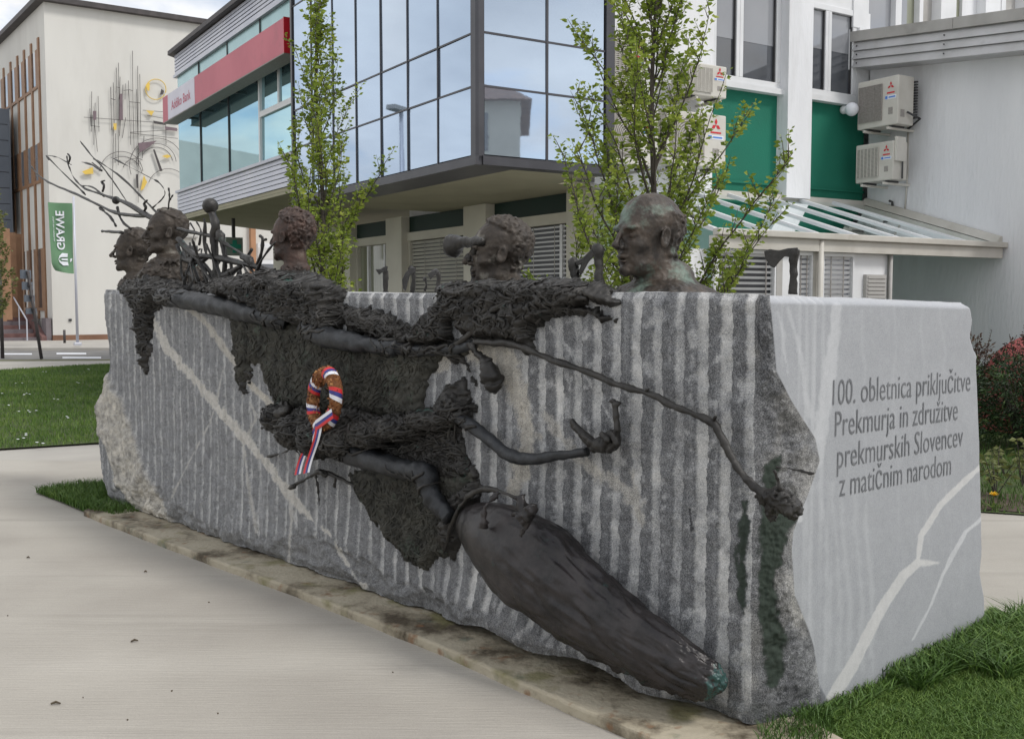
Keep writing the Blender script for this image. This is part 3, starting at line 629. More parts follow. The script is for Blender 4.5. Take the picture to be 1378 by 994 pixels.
# grass blades
def grass_mat(name, a, b, c):
    m = bpy.data.materials.new(name); m.use_nodes=True; nt=m.node_tree; N=nt.nodes; L=nt.links; p=N['Principled BSDF']; p.inputs['Roughness'].default_value=.6
    at=N.new('ShaderNodeAttribute'); at.attribute_name='tone'; r=N.new('ShaderNodeValToRGB'); r.color_ramp.elements[0].color=(*a,1); r.color_ramp.elements[1].color=(*c,1)
    e=r.color_ramp.elements.new(.5); e.color=(*b,1); L.new(at.outputs['Fac'], r.inputs[0]); L.new(r.outputs[0], p.inputs['Base Color'])
    p.inputs['Subsurface Weight'].default_value=0; 
    return m
MT['grass'] = grass_mat('grass_blades', (.030,.070,.010), (.070,.145,.018), (.17,.25,.045))
def inpoly(x, y, poly):
    c = np.zeros(x.shape, bool); n = len(poly)
    for i in range(n):
        x1,y1 = poly[i][0],poly[i][1]; x2,y2 = poly[(i+1)%n][0],poly[(i+1)%n][1]
        if y1 == y2: continue
        k = ((y1>y)!=(y2>y)) & (x < (x2-x1)*(y-y1)/(y2-y1)+x1); c ^= k
    return c
def blades(name, poly, n, h, w, z=.01+GZ, view=True, lean=.5, par=None, segs=1, edge=None, patch=.0, tone0=0.0):
    P = np.array([(p[0],p[1]) for p in poly]); lo, hi = P.min(0), P.max(0)
    pts = []
    tot = 0
    for _ in range(60):
        q = rng.uniform(lo, hi, (n*2,2)); k = inpoly(q[:,0], q[:,1], poly)
        if view: k &= (np.abs(q[:,0]/np.maximum(q[:,1],.1)) < .56) & (q[:,1] > 2.0)
        q = q[k]; pts.append(q); tot += len(q)
        if tot >= n: break
    q = np.concatenate(pts)[:n]; n = len(q)
    hh = h*rng.uniform(.45,1.15,n)*(1+.5*fbm(q[:,0]*1.3,q[:,1]*1.3,0*q[:,0]+3,3))
    a = rng.uniform(0,2*np.pi,n); ln = rng.uniform(0,lean,n)*hh; la = rng.uniform(0,2*np.pi,n)
    ww = w*rng.uniform(.6,1.3,n); z0 = np.full(n, z)
    dx, dy = np.cos(a)*ww/2, np.sin(a)*ww/2; lx, ly = np.cos(la)*ln, np.sin(la)*ln
    rows = []
    K = segs+1
    for i in range(K):
        f = i/segs if segs>1 else i
        if i < K-1 or segs == 1 and i == 0:
            wf = 1-f*.6
            rows.append(np.stack([q[:,0]-dx*wf+lx*f*f, q[:,1]-dy*wf+ly*f*f, z0+hh*f*(1-.25*f*lean)],1)); rows.append(np.stack([q[:,0]+dx*wf+lx*f*f, q[:,1]+dy*wf+ly*f*f, z0+hh*f*(1-.25*f*lean)],1))
    rows.append(np.stack([q[:,0]+lx, q[:,1]+ly, z0+hh*(1-.25*lean)],1))
    V = np.stack(rows,1); m = V.shape[1]; V = V.reshape(-1,3); base = np.arange(n)*m
    F = []
    for i in range(segs-1): F += [np.stack([base+2*i,base+2*i+1,base+2*i+3],1), np.stack([base+2*i,base+2*i+3,base+2*i+2],1)]
    F.append(np.stack([base+m-3,base+m-2,base+m-1],1)); F = np.concatenate(F)
    tn = np.clip(.45+tone0+.45*fbm(q[:,0]*.9,q[:,1]*.9,0*q[:,0],3)+rng.normal(0,.16,n),0,1)
    o = mesh_np(name, V, F, MT['grass'], par, False, {'tone': np.repeat(tn, m)})
    if par is None: o['kind'] = 'stuff'
    return o
tag(blades('lawn_grass', lawnL, 90000, .070, .012, view=True, tone0=.14), 'short green lawn grass left of the stone block', 'grass')
tag(blades('lawn_grass', lawnB, 26000, .09, .01), 'lawn grass in front of the shrubs on the right', 'grass')
tag(blades('lawn_grass', tuftL, 9000, .11, .008, segs=2, lean=.9), 'small tuft of grass at the left end of the plinth', 'grass')
tag(blades('lawn_grass', lawnR, 95000, .048, .005, segs=2, lean=1.2, tone0=.2), 'mown grass at the near right corner of the stone', 'grass')
# ================================================================ FAR LEFT BUILDING
far = tag(empty('gallery_building', (G0.x, G0.y, 0)), 'cream rendered building with blank wall, brown fins and grey panelled block', 'building')
MT['far_wall'] = mat('cream_render_far', (.66,.65,.61), (.60,.59,.555), .6, .9, c3=(.49,.47,.43), s3=.35, t3=(.5,.9), st=(1,1,.25))
MT['far_white'] = mat('white_render_far', (.64,.63,.61), (.58,.57,.55), .6, .9)
zR0 = GF.z(100, 4.6); tF = GF.t(470, py=400); tS = 45.0
# facade leans nothing: one solid
p0 = GF.P(0,0,0).xy; p1 = GF.P(tF,0,0).xy; p3 = GS.P(tS,0,0).xy; p2 = p1+(p3-p0)
MB().prism([p0,p1,p2,p3], .8, zR0-.12).build('wall', MT['far_wall'], far)
MB().prism([GF.P(-.02,.03,0).xy, GF.P(tF,.03,0).xy, p2, GS.P(tS,.03,0).xy], 0, GF.z(100,450.5)).build('plinth', mat('brown_plinth', (.17,.09,.055), (.22,.12,.075), 1.5, .8), far)
MB().prism([p0,p1,p2,p3], GF.z(100,450.5), .802).build('wall', MT['far_wall'], far)
MB().prism([GF.P(-.3,.3,0).xy, GF.P(tF,.3,0).xy, p2, GS.P(tS,.35,0).xy], zR0-.12, zR0+.08).build('roof', MT['roof_edge'], far)
# side wall: fins, window bands
finx = [-16,-5,4.4,14,23.5,32.7,42.5,52.3]; fint = [GS.t(x,py=60) for x in finx]
b1 = (GS.z(52,119), GS.z(52,66)); b2 = (GS.z(53,247), GS.z(53,193)); b3 = (GS.z(59,418), GS.z(59,334))
zfin = GS.z(52.3, 51)
for i, t in enumerate(fint): MB().fb(GS, t-.12, t+.12, 0, .06, .9, zfin).build('fin', MT['brown_fin'], far)
tb0, tb1 = fint[-1], fint[0]
for bi, (z0, z1) in enumerate((b1,b2,b3)):
    for i in range(len(fint)-1):
        a, b = fint[i+1]+.13, fint[i]-.13
        f = MB().fb(GS, a, b, -.1, .06, z0, z0+.12).fb(GS, a, a+(b-a)*.4, -.1, .05, z0+.12, z1).build('window', MT['brown_fin'], far)
        MB().fb(GS, a+(b-a)*.4, b, -.1, .02, z0+.12, z1).build('pane', MT['win'] if bi != 1 else MT['win_mid'], f)
        if bi == 1:
            MB().fb(GS, a+(b-a)*.4, b, .02, .03, z0+.3, z1-.02).build('blind', MT['win_mid'], f)
# grey panelled block projecting from the side wall
ta = GS.t(27.5,py=250); zt_, zb_ = GS.z(27.5,146), GS.z(27.5,318)
MT['grey_panel'] = mat('blue_grey_panel', (.115,.135,.165), (.14,.16,.19), .8, .5, metal=.2)
MB().fb(GS, ta+.03, ta+7, .43, 3.7, zb_, zt_).build('block_core', MT['dark_trim'], far)
nr = 8; hh_ = (zt_-zb_)/nr
for r_ in range(nr):
    MB().fb(GS, ta-.02, ta+.028, .44, 3.6, zb_+r_*hh_+.015, zb_+(r_+1)*hh_-.015).build('panel', MT['grey_panel'], far)
MB().fb(GS, ta-.04, ta+.05, .36, .44, zb_-.02, zt_+.02).build('corner_strip', MT['grey_panel'], far)
# entrance under the block: brown posts, door glass, stairs
for x, n_ in ((1,2.4),(9,1.6),(17,.9),(25,.5)):
    tt = GS.t(x, n_, 380); MB().fb(GS, tt-.12, tt+.12, n_-.15, n_+.15, .9, zb_-.01).build('post', MT['brown_fin'], far)
st_ = empty('staircase'); 
MT['purple_stone'] = mat('purple_grey_stone', (.14,.12,.13), (.18,.155,.165), 2, .7)
MT['red_stone'] = mat('red_brown_stone', (.13,.065,.06), (.17,.09,.08), 3, .7)
st_.parent = far; st_.matrix_parent_inverse = far.matrix_basis.inverted()
ts_ = GS.t(46, .6, 458)
for i in range(6): MB().fb(GS, ts_+i*.42, ts_+(i+1)*.42+.02, .45, 6, 0, .16*(i+1)).build('step', MT['red_stone'] if i%2 else MT['purple_stone'], st_)
MB().hexa([GS.P(ts_-.6,.25,0), GS.P(ts_+2.4,.25,0), GS.P(ts_+2.4,.44,0), GS.P(ts_-.6,.44,0), GS.P(ts_-.6,.25,.2), GS.P(ts_+2.4,.25,1.25), GS.P(ts_+2.4,.44,1.25), GS.P(ts_-.6,.44,.2)]).build('cheek_wall', MT['red_stone'], st_)
MB().fb(GS, .1, ts_+.3, .035, .24, 0, .95).build('stone_base', MT['purple_stone'], far)
MB().tube([GS.P(ts_-.2,.9,.9), GS.P(ts_+2.4,.9,1.9), GS.P(ts_+3.2,.9,1.9)], .03, 6).tube([GS.P(ts_-.2,.9,0), GS.P(ts_-.2,.9,.9)], .03, 6).tube([GS.P(ts_+1.2,.9,.4), GS.P(ts_+1.2,.9,1.4)], .025, 6).build('handrail', MT['clad'], st_)
# features of the same wall seen under the overhang
def far_box(x0,x1,y0,y1,n,nm,m,n0=-.1):
    return MB().fb(GF, GF.t(x0,n), GF.t(x1,n), n0, n, GF.z(x0,y1,n), GF.z(x0,y0,n)).build(nm, m, far)
MT['orange'] = mat('orange_brown_fin', (.42,.22,.12), (.36,.19,.10), 2, .6)
far_box(337.5,344,285,396,.25,'fin',MT['orange'])
w_ = far_box(346,372,327,394,.05,'window',MT['white_frame']); 
MB().fb(GF, GF.t(347.5,.06), GF.t(371,.06), .03, .065, GF.z(347,349,.06), GF.z(347,333,.06)).build('blind', MT['far_white'], w_)
MB().fb(GF, GF.t(347.5,.06), GF.t(371,.06), .03, .067, GF.z(347,376,.06), GF.z(347,355,.06)).build('pane', MT['win'], w_)
w_ = far_box(245,265.5,330,370,.06,'window',MT['black']); MB().fb(GF, GF.t(247,.06), GF.t(264,.06), .05, .075, GF.z(247,366,.06), GF.z(247,352,.06)).build('pane', MT['teal2'], w_)
far_box(246,259,299,309,.35,'vent_box',MT['far_white'],0); far_box(244,266,317,319.5,.2,'ledge',MT['coping']); far_box(253,255,302,305,.38,'vent_opening',MT['black'],.3)
far_box(89,93,429,432,.06,'vent_opening',MT['black'])
# second building further back at the far left edge
MB().box(-80,-20,75,90,0,GF.z(10,47)*1.9*.7).build('distant_house', MT['far_white'])
tag(bpy.data.objects['distant_house'], 'pale block showing as a sliver behind the dark roof edge at far left', 'building')
# ---------------------------------------------------------------- metal relief on the blank wall
art = tag(empty('wall_sculpture', GF.P(GF.t(180,py=200),.2,6)), 'thin black rod sculpture with arcs and yellow and purple plates on the cream wall', 'sculpture')
MT['rod'] = mat('black_rod', (.05,.045,.045), (.07,.06,.06), 3, .6); MT['yellow'] = mat('yellow_plate', (.72,.50,.09), (.62,.44,.10), 3, .6); MT['purple'] = mat('purple_plate', (.14,.10,.115), (.18,.13,.145), 3, .6)
def ap(x, y, n=.10): t, z = GF.tz(x/3.281, y/3.281, n); return GF.P(t, n, z)
K = 1.0
for x, y0, y1, x2 in ((405,405,582,403),(420,455,640,414),(433,425,582,437),(412,490,670,430),(397,480,560,402),(488,385,575,492),(500,365,560,504),(513,300,530,512),(523,278,440,526),(530,340,730,522),(543,375,600,528),
        (553,370,440,552),(567,357,640,577),(585,225,450,587),(587,450,660,592),(608,292,895,610),(617,328,600,622),(603,395,730,612),(567,400,460,571),(555,520,610,540),(500,560,870,496),(510,590,720,508),(676,540,640,676),(731,490,640,733),(636,600,700,628)):
    MB().tube([ap(x,y0), ap(x2,y1)], .011*K, 5).build('rod', MT['rod'], art)
for x0,y0,x1,y1 in ((370,518,785,548),(630,487,785,500),(575,585,785,572),(575,588,785,612),(650,510,785,535),(400,555,440,560),(488,435,510,442),(513,385,530,388),(567,395,586,402),(570,450,618,455),(545,400,568,398)):
    MB().tube([ap(x0,y0,.12), ap(x1,y1,.12)], .011*K, 5).build('rod', MT['rod'], art)
def arc(cx, cy, r, a0, a1, m='rod', rad=.012, ry=None, nm='arc'):
    MB().tube([ap(cx+r*math.cos(R(a)), cy-(ry or r)*math.sin(R(a)), .11) for a in np.linspace(a0,a1,22)], rad, 5).build(nm, MT[m], art)
arc(688,395,45,-20,330,'yellow',.02); arc(690,722,88,5,185); arc(690,722,72,10,150); arc(692,730,120,-20,200); arc(535,765,96,5,175); arc(540,780,88,10,120); arc(742,835,90,20,160); arc(600,760,60,60,160)
for pts, m in (([(610,632),(692,622),(655,652),(618,674)],'purple'),([(675,660),(683,660),(718,755),(706,757)],'rod'),([(715,690),(738,682),(757,690),(738,699)],'yellow'),([(620,842),(635,773),(650,805),(634,835)],'yellow'),
        ([(600,770),(610,770),(612,832),(603,830)],'rod'),([(362,758),(410,738),(413,768),(375,770)],'yellow'),([(403,718),(408,716),(455,752),(449,755)],'rod'),([(728,558),(782,566),(782,580),(730,573)],'purple'),
        ([(676,533),(730,543),(730,553),(680,546)],'rod'),([(645,488),(682,490),(668,512)],'yellow'),([(500,545),(515,545),(514,574),(503,574)],'yellow'),([(529,415),(541,415),(543,530),(527,530)],'purple'),([(410,490),(425,490),(424,530),(412,530)],'purple'),
        ([(643,375),(662,365),(660,402),(650,400)],'yellow'),([(712,393),(724,402),(720,418),(706,420)],'rod')):
    a = [ap(x,y,.12) for x,y in pts]; b = [ap(x,y,.15) for x,y in pts]; mb = MB(); n=len(a); mb.v += [tuple(p) for p in a+b]
    mb.f += [tuple(range(n)), tuple(reversed(range(n,2*n)))] + [(i,(i+1)%n,n+(i+1)%n,n+i) for i in range(n)]; mb.build('plate', MT[m], art)
# ---------------------------------------------------------------- flag pole with banner (seen from the back)
pb = gnd(104.5, 466.5, .09); PF = Fr(pb.xy, GF.d, GF.n)
fl = tag(empty('flagpole', (pb.x,pb.y,.09)), 'slim grey flagpole with hanging green banner in front of the cream wall', 'flagpole')
pt = PF.z(100, 276)
MB().tube([(pb.x,pb.y,.09),(pb.x,pb.y,pt+.3)], [.05,.035], 12).build('pole', MT['clad'], fl, True)
MB().fb(PF, -.12,.12,-.12,.12,.09,.2).build('base', MT['clad'], fl, bevel=.02)
MT['flag_green'] = mat('flag_green', (.12,.24,.13), (.15,.28,.16), 1.5, .8)
zb0, zb1 = PF.z(82,368), PF.z(82,273); tb_ = (PF.t(64.5,py=280), PF.t(97,py=280))
nx, nz = 14, 36; V=[]; 
def ban(u, v):                             # u 0..1 left to right, v 0..1 bottom to top
    off = (max(0,.16-v)/.16)**1.5*.12*(1-u)+(1-v)*.06*(1-u)
    t = tb_[0]+(tb_[1]-tb_[0])*u + off
    n = .10*math.sin(v*7+u*2)*(1-v)*.6 + .05*math.sin(u*5+v*3)
    return PF.P(t, n, zb0+(zb1-zb0)*v + (max(0,.2-v)/.2)**2*.10*(1-u)**2)
for j in range(nz+1):
    for i in range(nx+1): V.append(tuple(ban(i/nx, j/nz)))
Fc = [(j*(nx+1)+i, j*(nx+1)+i+1, (j+1)*(nx+1)+i+1, (j+1)*(nx+1)+i) for j in range(nz) for i in range(nx)]
bn = mesh_np('banner', V, Fc, MT['flag_green'], None); tag(bn, 'green vertical banner with mirrored white lettering hanging from the pole', 'banner')
# white lettering: text reads upward, mirrored (we look at the back), mapped onto the cloth
def onb(u, v): p = ban(u, v); return Vector((p.x+PF.n.x*.04, p.y+PF.n.y*.04, p.z))
def on_banner(pts, faces, nm): mb = MB(); mb.v = [tuple(onb(u,v)) for u,v in pts]; mb.f = faces; return mb.build(nm, MT['label_white'], bn)
text_obj('letter', 'GRAWE', MT['label_white'], bn, lambda x, y: onb(.30+y*.50, .335+x*.55), .02)
text_obj('small_letter', 'versichert mit Herz', MT['label_white'], bn, lambda x, y: onb(.155+y*.10, .45+x*.35))
def blob(pts): on_banner(pts, [tuple(range(len(pts)))], 'emblem')
for s_ in (-1, 1):
    c_ = .20
    blob([(.30,c_),(.42,c_+s_*.03),(.74,c_+s_*.035),(.76,c_+s_*.085),(.50,c_+s_*.09),(.36,c_+s_*.05)])
blob([(.45,.19),(.74,.185),(.74,.215),(.45,.21)]); blob([(.84,.16),(.93,.185),(.95,.22),(.86,.21)])
# leaning sign post seen edge on + plain post
a = gnd(56,483); k = a.y; top = Vector((a.x-.45*0-.33, a.y, EYE+(405-365)*k/FPX))
sp1 = tag(empty('sign_post', a), 'thin leaning grey post with small sign plates seen edge on by the road', 'post')
MB().tube([a, top], [.05,.045], 8).build('pole', MT['rod'], sp1, True)
for i, v in enumerate((.08,.28,.5,.72)):
    p = top.lerp(a, v*.62); MB().box(p.x-.10,p.x-.055,p.y-.3,p.y+.3,p.z-.10,p.z+.16-.03*i).build('sign_plate', MT['grey_panel'], sp1)
    MB().box(p.x-.05,p.x+.07,p.y-.06,p.y+.06,p.z-.32,p.z-.27).build('clamp', MT['rod'], sp1)
a = gnd(3.5,482)
tag(MB().tube([a, (a.x,a.y,2.6)], [.055,.05], 8).build('street_post', MT['rod'], None, True), 'thin dark post at the far left edge by the road', 'post')
a = gnd(87,461.5,.09); tag(MB().tube([a,(a.x,a.y,.55)],.05,8).build('bollard', MT['rod'], None, True), 'short dark bollard at the foot of the cream wall', 'bollard')
# pharmacy sign hung from the overhang
pw = BL.P(BL.t(314)+3.0, -1.8, 0); PH = Fr(pw.xy, GF.d, GF.n)
x0, x1 = PH.t(303,py=332), PH.t(326,py=332); z0, z1 = PH.z(314,344), PH.z(314,319.5)
ph = tag(empty('pharmacy_sign', PH.P((x0+x1)/2,0,z0)), 'grey square pharmacy sign with green cross hanging under the overhang', 'sign')
MB().fb(PH, x0, x1, -.08, .06, z0, z1).build('sign_box', mat('sign_grey', (.16,.19,.16), (.19,.22,.19), 2, .5), ph, bevel=.01)
MT['cross'] = mat('cross_green', (.01,.22,.15), None, rough=.4); cx_, cz_ = (x0+x1)/2, (z0+z1)/2; s_ = (x1-x0)*.36
mb = MB().fb(PH, cx_-s_*.33, cx_+s_*.33, .06, .085, cz_-s_, cz_+s_).fb(PH, cx_-s_, cx_-s_*.33-.001, .06, .084, cz_-s_*.33, cz_+s_*.33).fb(PH, cx_+s_*.33+.001, cx_+s_, .06, .084, cz_-s_*.33, cz_+s_*.33); mb.build('green_cross', MT['cross'], ph)
MB().fb(PH, cx_-.035, cx_+.035, -.03, .03, z1, ZB-.08).build('hanger', MT['black'], ph)
gpst = gnd(373, 470); tag(MB().box(-5.52,-5.42,24.,24.12,0,2.35).build('green_post', MT['cross'], None, bevel=.02), 'slim green post standing behind the curly haired bust', 'post')
# ================================================================ SCULPTING TOOLS
def smooth1(x): x = np.clip(x,0,1); return x*x*(3-2*x)
def surface_nets(fn, lo, hi, res):
    lo = np.array(lo, float); hi = np.array(hi, float); n = np.maximum(np.ceil((hi-lo)/res).astype(int), 4)
    ax = [lo[i]+res*np.arange(n[i]+1) for i in range(3)]
    X, Y, Z = np.meshgrid(*ax, indexing='ij'); D = fn(X, Y, Z).astype(np.float64)
    D[0]=D[-1]=1; D[:,0]=D[:,-1]=1; D[:,:,0]=D[:,:,-1]=1
    s = D < 0; nx, ny, nz = n
    acc = np.zeros((nx,ny,nz,3)); cnt = np.zeros((nx,ny,nz))
    for a in range(3):
        b, c = [i for i in range(3) if i != a]
        for i in (0,1):
            for j in (0,1):
                o0 = [0,0,0]; o0[b]=i; o0[c]=j; o1 = list(o0); o1[a]=1
                g = lambda o: (slice(o[0],o[0]+nx), slice(o[1],o[1]+ny), slice(o[2],o[2]+nz))
                d0, d1 = D[g(o0)], D[g(o1)]; k = (d0<0) != (d1<0)
                t = np.where(k, d0/np.where(k, d0-d1, 1), 0)
                P = [np.full(d0.shape, float(o0[q])) for q in range(3)]; P[a] = P[a]+t
                for q in range(3): acc[...,q] += np.where(k, P[q], 0)
                cnt += k
    act = cnt > 0; idx = -np.ones((nx,ny,nz), int); idx[act] = np.arange(act.sum())
    ii = np.argwhere(act); V = lo + (ii + acc[act]/cnt[act][:,None])*res
    F = []
    for a in range(3):
        b, c = (a+1)%3, (a+2)%3
        sl0 = [slice(1,n[0]),slice(1,n[1]),slice(1,n[2])]; sl0[a] = slice(0,n[a]); sl1 = list(sl0); sl1[a] = slice(1,n[a]+1)
        s0, s1 = s[tuple(sl0)], s[tuple(sl1)]
        for pos, rev in ((s0 & ~s1, False), (~s0 & s1, True)):
            q = np.argwhere(pos); 
            if not len(q): continue
            off = np.ones(3,int); off[a] = 0; q = q+off
            def cell(db, dc):
                r = q.copy(); r[:,b] -= db; r[:,c] -= dc; return idx[r[:,0],r[:,1],r[:,2]]
            f = np.stack([cell(1,1), cell(0,1), cell(0,0), cell(1,0)],1)
            F.append(f[:,::-1] if rev else f)
    F = np.concatenate(F); F = F[(F>=0).all(1)]
    return V, F
def smin(a, b, k): h = np.clip(.5+.5*(b-a)/k, 0, 1); return b*(1-h)+a*h - k*h*(1-h)
def smax(a, b, k): return -smin(-a, -b, k)
def ell(X,Y,Z,c,r):
    x,y,z = (X-c[0])/r[0],(Y-c[1])/r[1],(Z-c[2])/r[2]; k0 = np.sqrt(x*x+y*y+z*z)
    return (k0-1)*min(r)*1.0 if max(r)/min(r) < 1.3 else (k0-1)*k0/np.maximum(np.sqrt((x/r[0])**2+(y/r[1])**2+(z/r[2])**2),1e-6)
def cap(X,Y,Z,a,b,ra,rb=None):
    rb = ra if rb is None else rb; a = np.array(a,float); b = np.array(b,float); d = b-a
    t = np.clip(((X-a[0])*d[0]+(Y-a[1])*d[1]+(Z-a[2])*d[2])/max((d@d),1e-9),0,1)
    return np.sqrt((X-a[0]-t*d[0])**2+(Y-a[1]-t*d[1])**2+(Z-a[2]-t*d[2])**2)-(ra+(rb-ra)*t)
def project(V):                      # world points -> photograph pixels (used to pick features on surfaces)
    x, y, z = V[:,0], V[:,1], V[:,2]-EYE; dep = y*cp - z*sp; up = y*sp + z*cp
    return CX+FPX*x/dep, CY-FPX*up/dep
# ================================================================ THE STONE BLOCK
K0 = Vector((.958, 3.85)); FS = Fr(K0, (-.683,.731), (-.731,-.683)); RS = Fr(K0, (.744,.668), (.668,-.744))
def interp_px(fr, pts, by='z', n=0):
    a = sorted([(fr.tz(x,y,n)[1], fr.tz(x,y,n)[0]) for x,y in pts]) if by=='z' else sorted([fr.tz(x,y,n) for x,y in pts])
    return np.array([q[0] for q in a]), np.array([q[1] for q in a])
uend = interp_px(FS, [(129,392),(132,420),(136,460),(138,490),(131,520),(123,545),(124,590),(130,640),(140,672)])
sk = interp_px(RS, [(1036,402),(1040,440),(1045,500),(1066,540),(1098,590),(1104,620),(1090,660),(1068,715),(1066,740),(1070,800),(1090,850),(1096,870),(1106,940),(1110,972)])
send = interp_px(RS, [(1309,408),(1315,430),(1312,455),(1320,480),(1322,560),(1325,640),(1327,700),(1327,745),(1324,770),(1330,800),(1331,835)])
zbf = interp_px(FS, [(110,664),(140,674),(180,692),(225,704),(260,722),(300,741),(350,757),(400,775),(450,795),(500,811),(550,829),(600,846),(650,861),(700,881),(750,895),(800,912),(850,928),(900,946),(950,964),(1000,978),(1040,986)], 't')
zbr = interp_px(RS, [(1060,982),(1108,974),(1150,952),(1200,918),(1240,894),(1290,858),(1332,826)], 't')
_u = np.linspace(-.3,7,60); zbf = (_u, .004+.050*smooth1((_u-.3)/.3)*smooth1((2.1-_u)/.8)*(1+.4*np.sin(_u*9))+.012*np.abs(np.sin(_u*5.3)))
ztf = interp_px(FS, [(110,390),(129,391),(240,393),(450,394),(600,395),(840,393),(940,393),(1010,396),(1040,399)], 't')
ztr = interp_px(RS, [(1036,397),(1100,399),(1200,402),(1309,407)], 't')
NZ = 300
# columns of the front face: spacing grows with distance
us = [6.9]; 
while us[-1] > .07:
    y = 3.85+.731*us[-1]; us.append(us[-1]-.0015*y/1.0*(.75+.35*y/8)*.85)
us = np.array(us); us = (us-us[-1])/(us[0]-us[-1])*(6.9-.07)+.07
nf = len(us); nt_ = 46; nr_ = 210; nb_ = 60
kz = np.linspace(0,1,NZ)**1.0
fo, fd, fnrm = np.array(FS.o), np.array(FS.d), np.array(FS.n); ro, rd, rn = np.array(RS.o), np.array(RS.d), np.array(RS.n)
def facecols():
    cols = []; kind = []; UU = []
    # front
    z0 = np.interp(us, *zbf); z1 = np.interp(us, *ztf)
    Zf = z0[:,None]+(z1-z0)[:,None]*kz[None,:]
    ue = np.interp(Zf.ravel(), *uend).reshape(Zf.shape)
    U = us[:,None]/6.9*ue                          # left edge follows the broken outline
    U = np.where(us[:,None] > 4.5, 4.5+(us[:,None]-4.5)/(6.9-4.5)*(ue-4.5), us[:,None]+0*ue)
    return U, Zf
U, Zf = facecols()
# recess of the lower near corner: the fluted face bends back there
def bend(U, Z): return -.0*U
sm_ = lambda s, lo, hi: smooth1((s-lo)/(hi-lo))
# --- right face columns
skm = lambda Z: np.interp(Z.ravel(), *sk).reshape(Z.shape); sem = lambda Z: np.interp(Z.ravel(), *send).reshape(Z.shape)
sr = np.linspace(0,1,nr_)
s_mid = sr*1.75+.05; zr0 = np.interp(s_mid, *zbr); zr1 = np.interp(s_mid, *ztr)
Zr = zr0[:,None]+(zr1-zr0)[:,None]*kz[None,:]; SK = skm(Zr); SE = sem(Zr)
SR = SK+(SE-SK)*sr[:,None]
# --- assemble positions before relief
def fpos(U, Z, Nn): return np.stack([fo[0]+fd[0]*U+fnrm[0]*Nn, fo[1]+fd[1]*U+fnrm[1]*Nn, Z],-1)
def rpos(Sx, Z, Nn): return np.stack([ro[0]+rd[0]*Sx+rn[0]*Nn, ro[1]+rd[1]*Sx+rn[1]*Nn, Z],-1)
Pf = fpos(U, Zf, 0*U)
PXf, PYf = [a.reshape(U.shape) for a in project(Pf.reshape(-1,3))]
def poly_sd(x, y, pts, closed=True):
    """signed distance in px (negative inside)"""
    d = np.full(x.shape, 1e9); n = len(pts)
    for i in range(n if closed else n-1):
        ax_, ay_ = pts[i]; bx_, by_ = pts[(i+1)%n]; dx, dy = bx_-ax_, by_-ay_
        t = np.clip(((x-ax_)*dx+(y-ay_)*dy)/(dx*dx+dy*dy+1e-9),0,1); d = np.minimum(d, np.hypot(x-ax_-t*dx, y-ay_-t*dy))
    if closed: d = np.where(inpoly(x, y, pts), -d, d)
    return d
def line_sd(x, y, pts):               # pts with widths: (x,y,w)
    d = np.full(x.shape, 1e9)
    for (a,b,w0),(c,e,w1) in zip(pts[:-1],pts[1:]):
        dx, dy = c-a, e-b; t = np.clip(((x-a)*dx+(y-b)*dy)/(dx*dx+dy*dy),0,1); d = np.minimum(d, np.hypot(x-a-t*dx,y-b-t*dy)-(w0+(w1-w0)*t))
    return d
# flutes
per = .1125; ph = (U-.08)/per; cen = np.abs(ph-np.round(ph))*2         # 0 at light channel centre, 1 between
idn = np.round(ph); jit = pnoise(idn*3.7, idn*0+1.5, 0*idn)
wid = .43+.10*jit - .17*smooth1((U-.9)/2); nz_ = fbm(U*9, Zf*9, 0*U, 4)
edge = fbm(U*22, Zf*14, 0*U+7, 3)
chan = 1-smooth1((cen-(wid+.20*edge-.02+.10*fbm(U*60,Zf*60,0*U,2)))/.07)                          # 1 in a channel
# where flutes die out: bottom zone, left broken patch, near corner lower
patchL = poly_sd(PXf, PYf, [(128,480),(150,505),(172,545),(190,600),(205,640),(222,675),(235,712),(180,700),(160,660),(140,600),(118,560)])
lowF = interp_px(FS, [(110,664),(200,640),(260,690),(330,720),(380,718),(400,705),(470,740),(540,775),(600,800),(680,812),(760,850),(850,900),(950,945),(1020,955)], 't')
zl = np.interp(U.ravel(), *lowF).reshape(U.shape); low = smooth1((zl+.05*nz_-Zf)/.05)
pl = smooth1(-(patchL+6*nz_)/6)
flute = (1-low)*(1-pl)
facet = np.abs(fbm(U*2.3+Zf*1.2,Zf*3.1-U*.8,0*U+41,3))
rough = fbm(U*5,Zf*5,0*U+2,5)*.022 + fbm(U*26,Zf*26,0*U+5,4)*.009
relief = rough*(.75+.9*low+.8*pl) - low*.07*facet + flute*( -.015*chan*(.7+.6*jit*.5) )
relief += low*-.018*smooth1((zl-Zf)/.25)*(1+2*fbm(U*3,Zf*3,0*U+8,3)) + pl*(.025+.02*fbm(U*3,Zf*6,0*U+3,3)) 
relief += -.018*smooth1(1-(Zf-np.interp(U.ravel(),*zbf).reshape(U.shape))/.05)     # undercut foot
relief += -.03*smooth1(1-(np.interp(U.ravel(),*ztf).reshape(U.shape)-Zf)/.03)*(.4+.8*np.abs(fbm(U*8,0*U,0*U+4,3)))  # worn top arris
relief += -.12*smooth1((U-(np.interp(Zf.ravel(),*uend).reshape(U.shape)-.16))/.16)
cb = smooth1((.75-U)/.75)*smooth1((.95-Zf)/.95); relief += -.01*cb
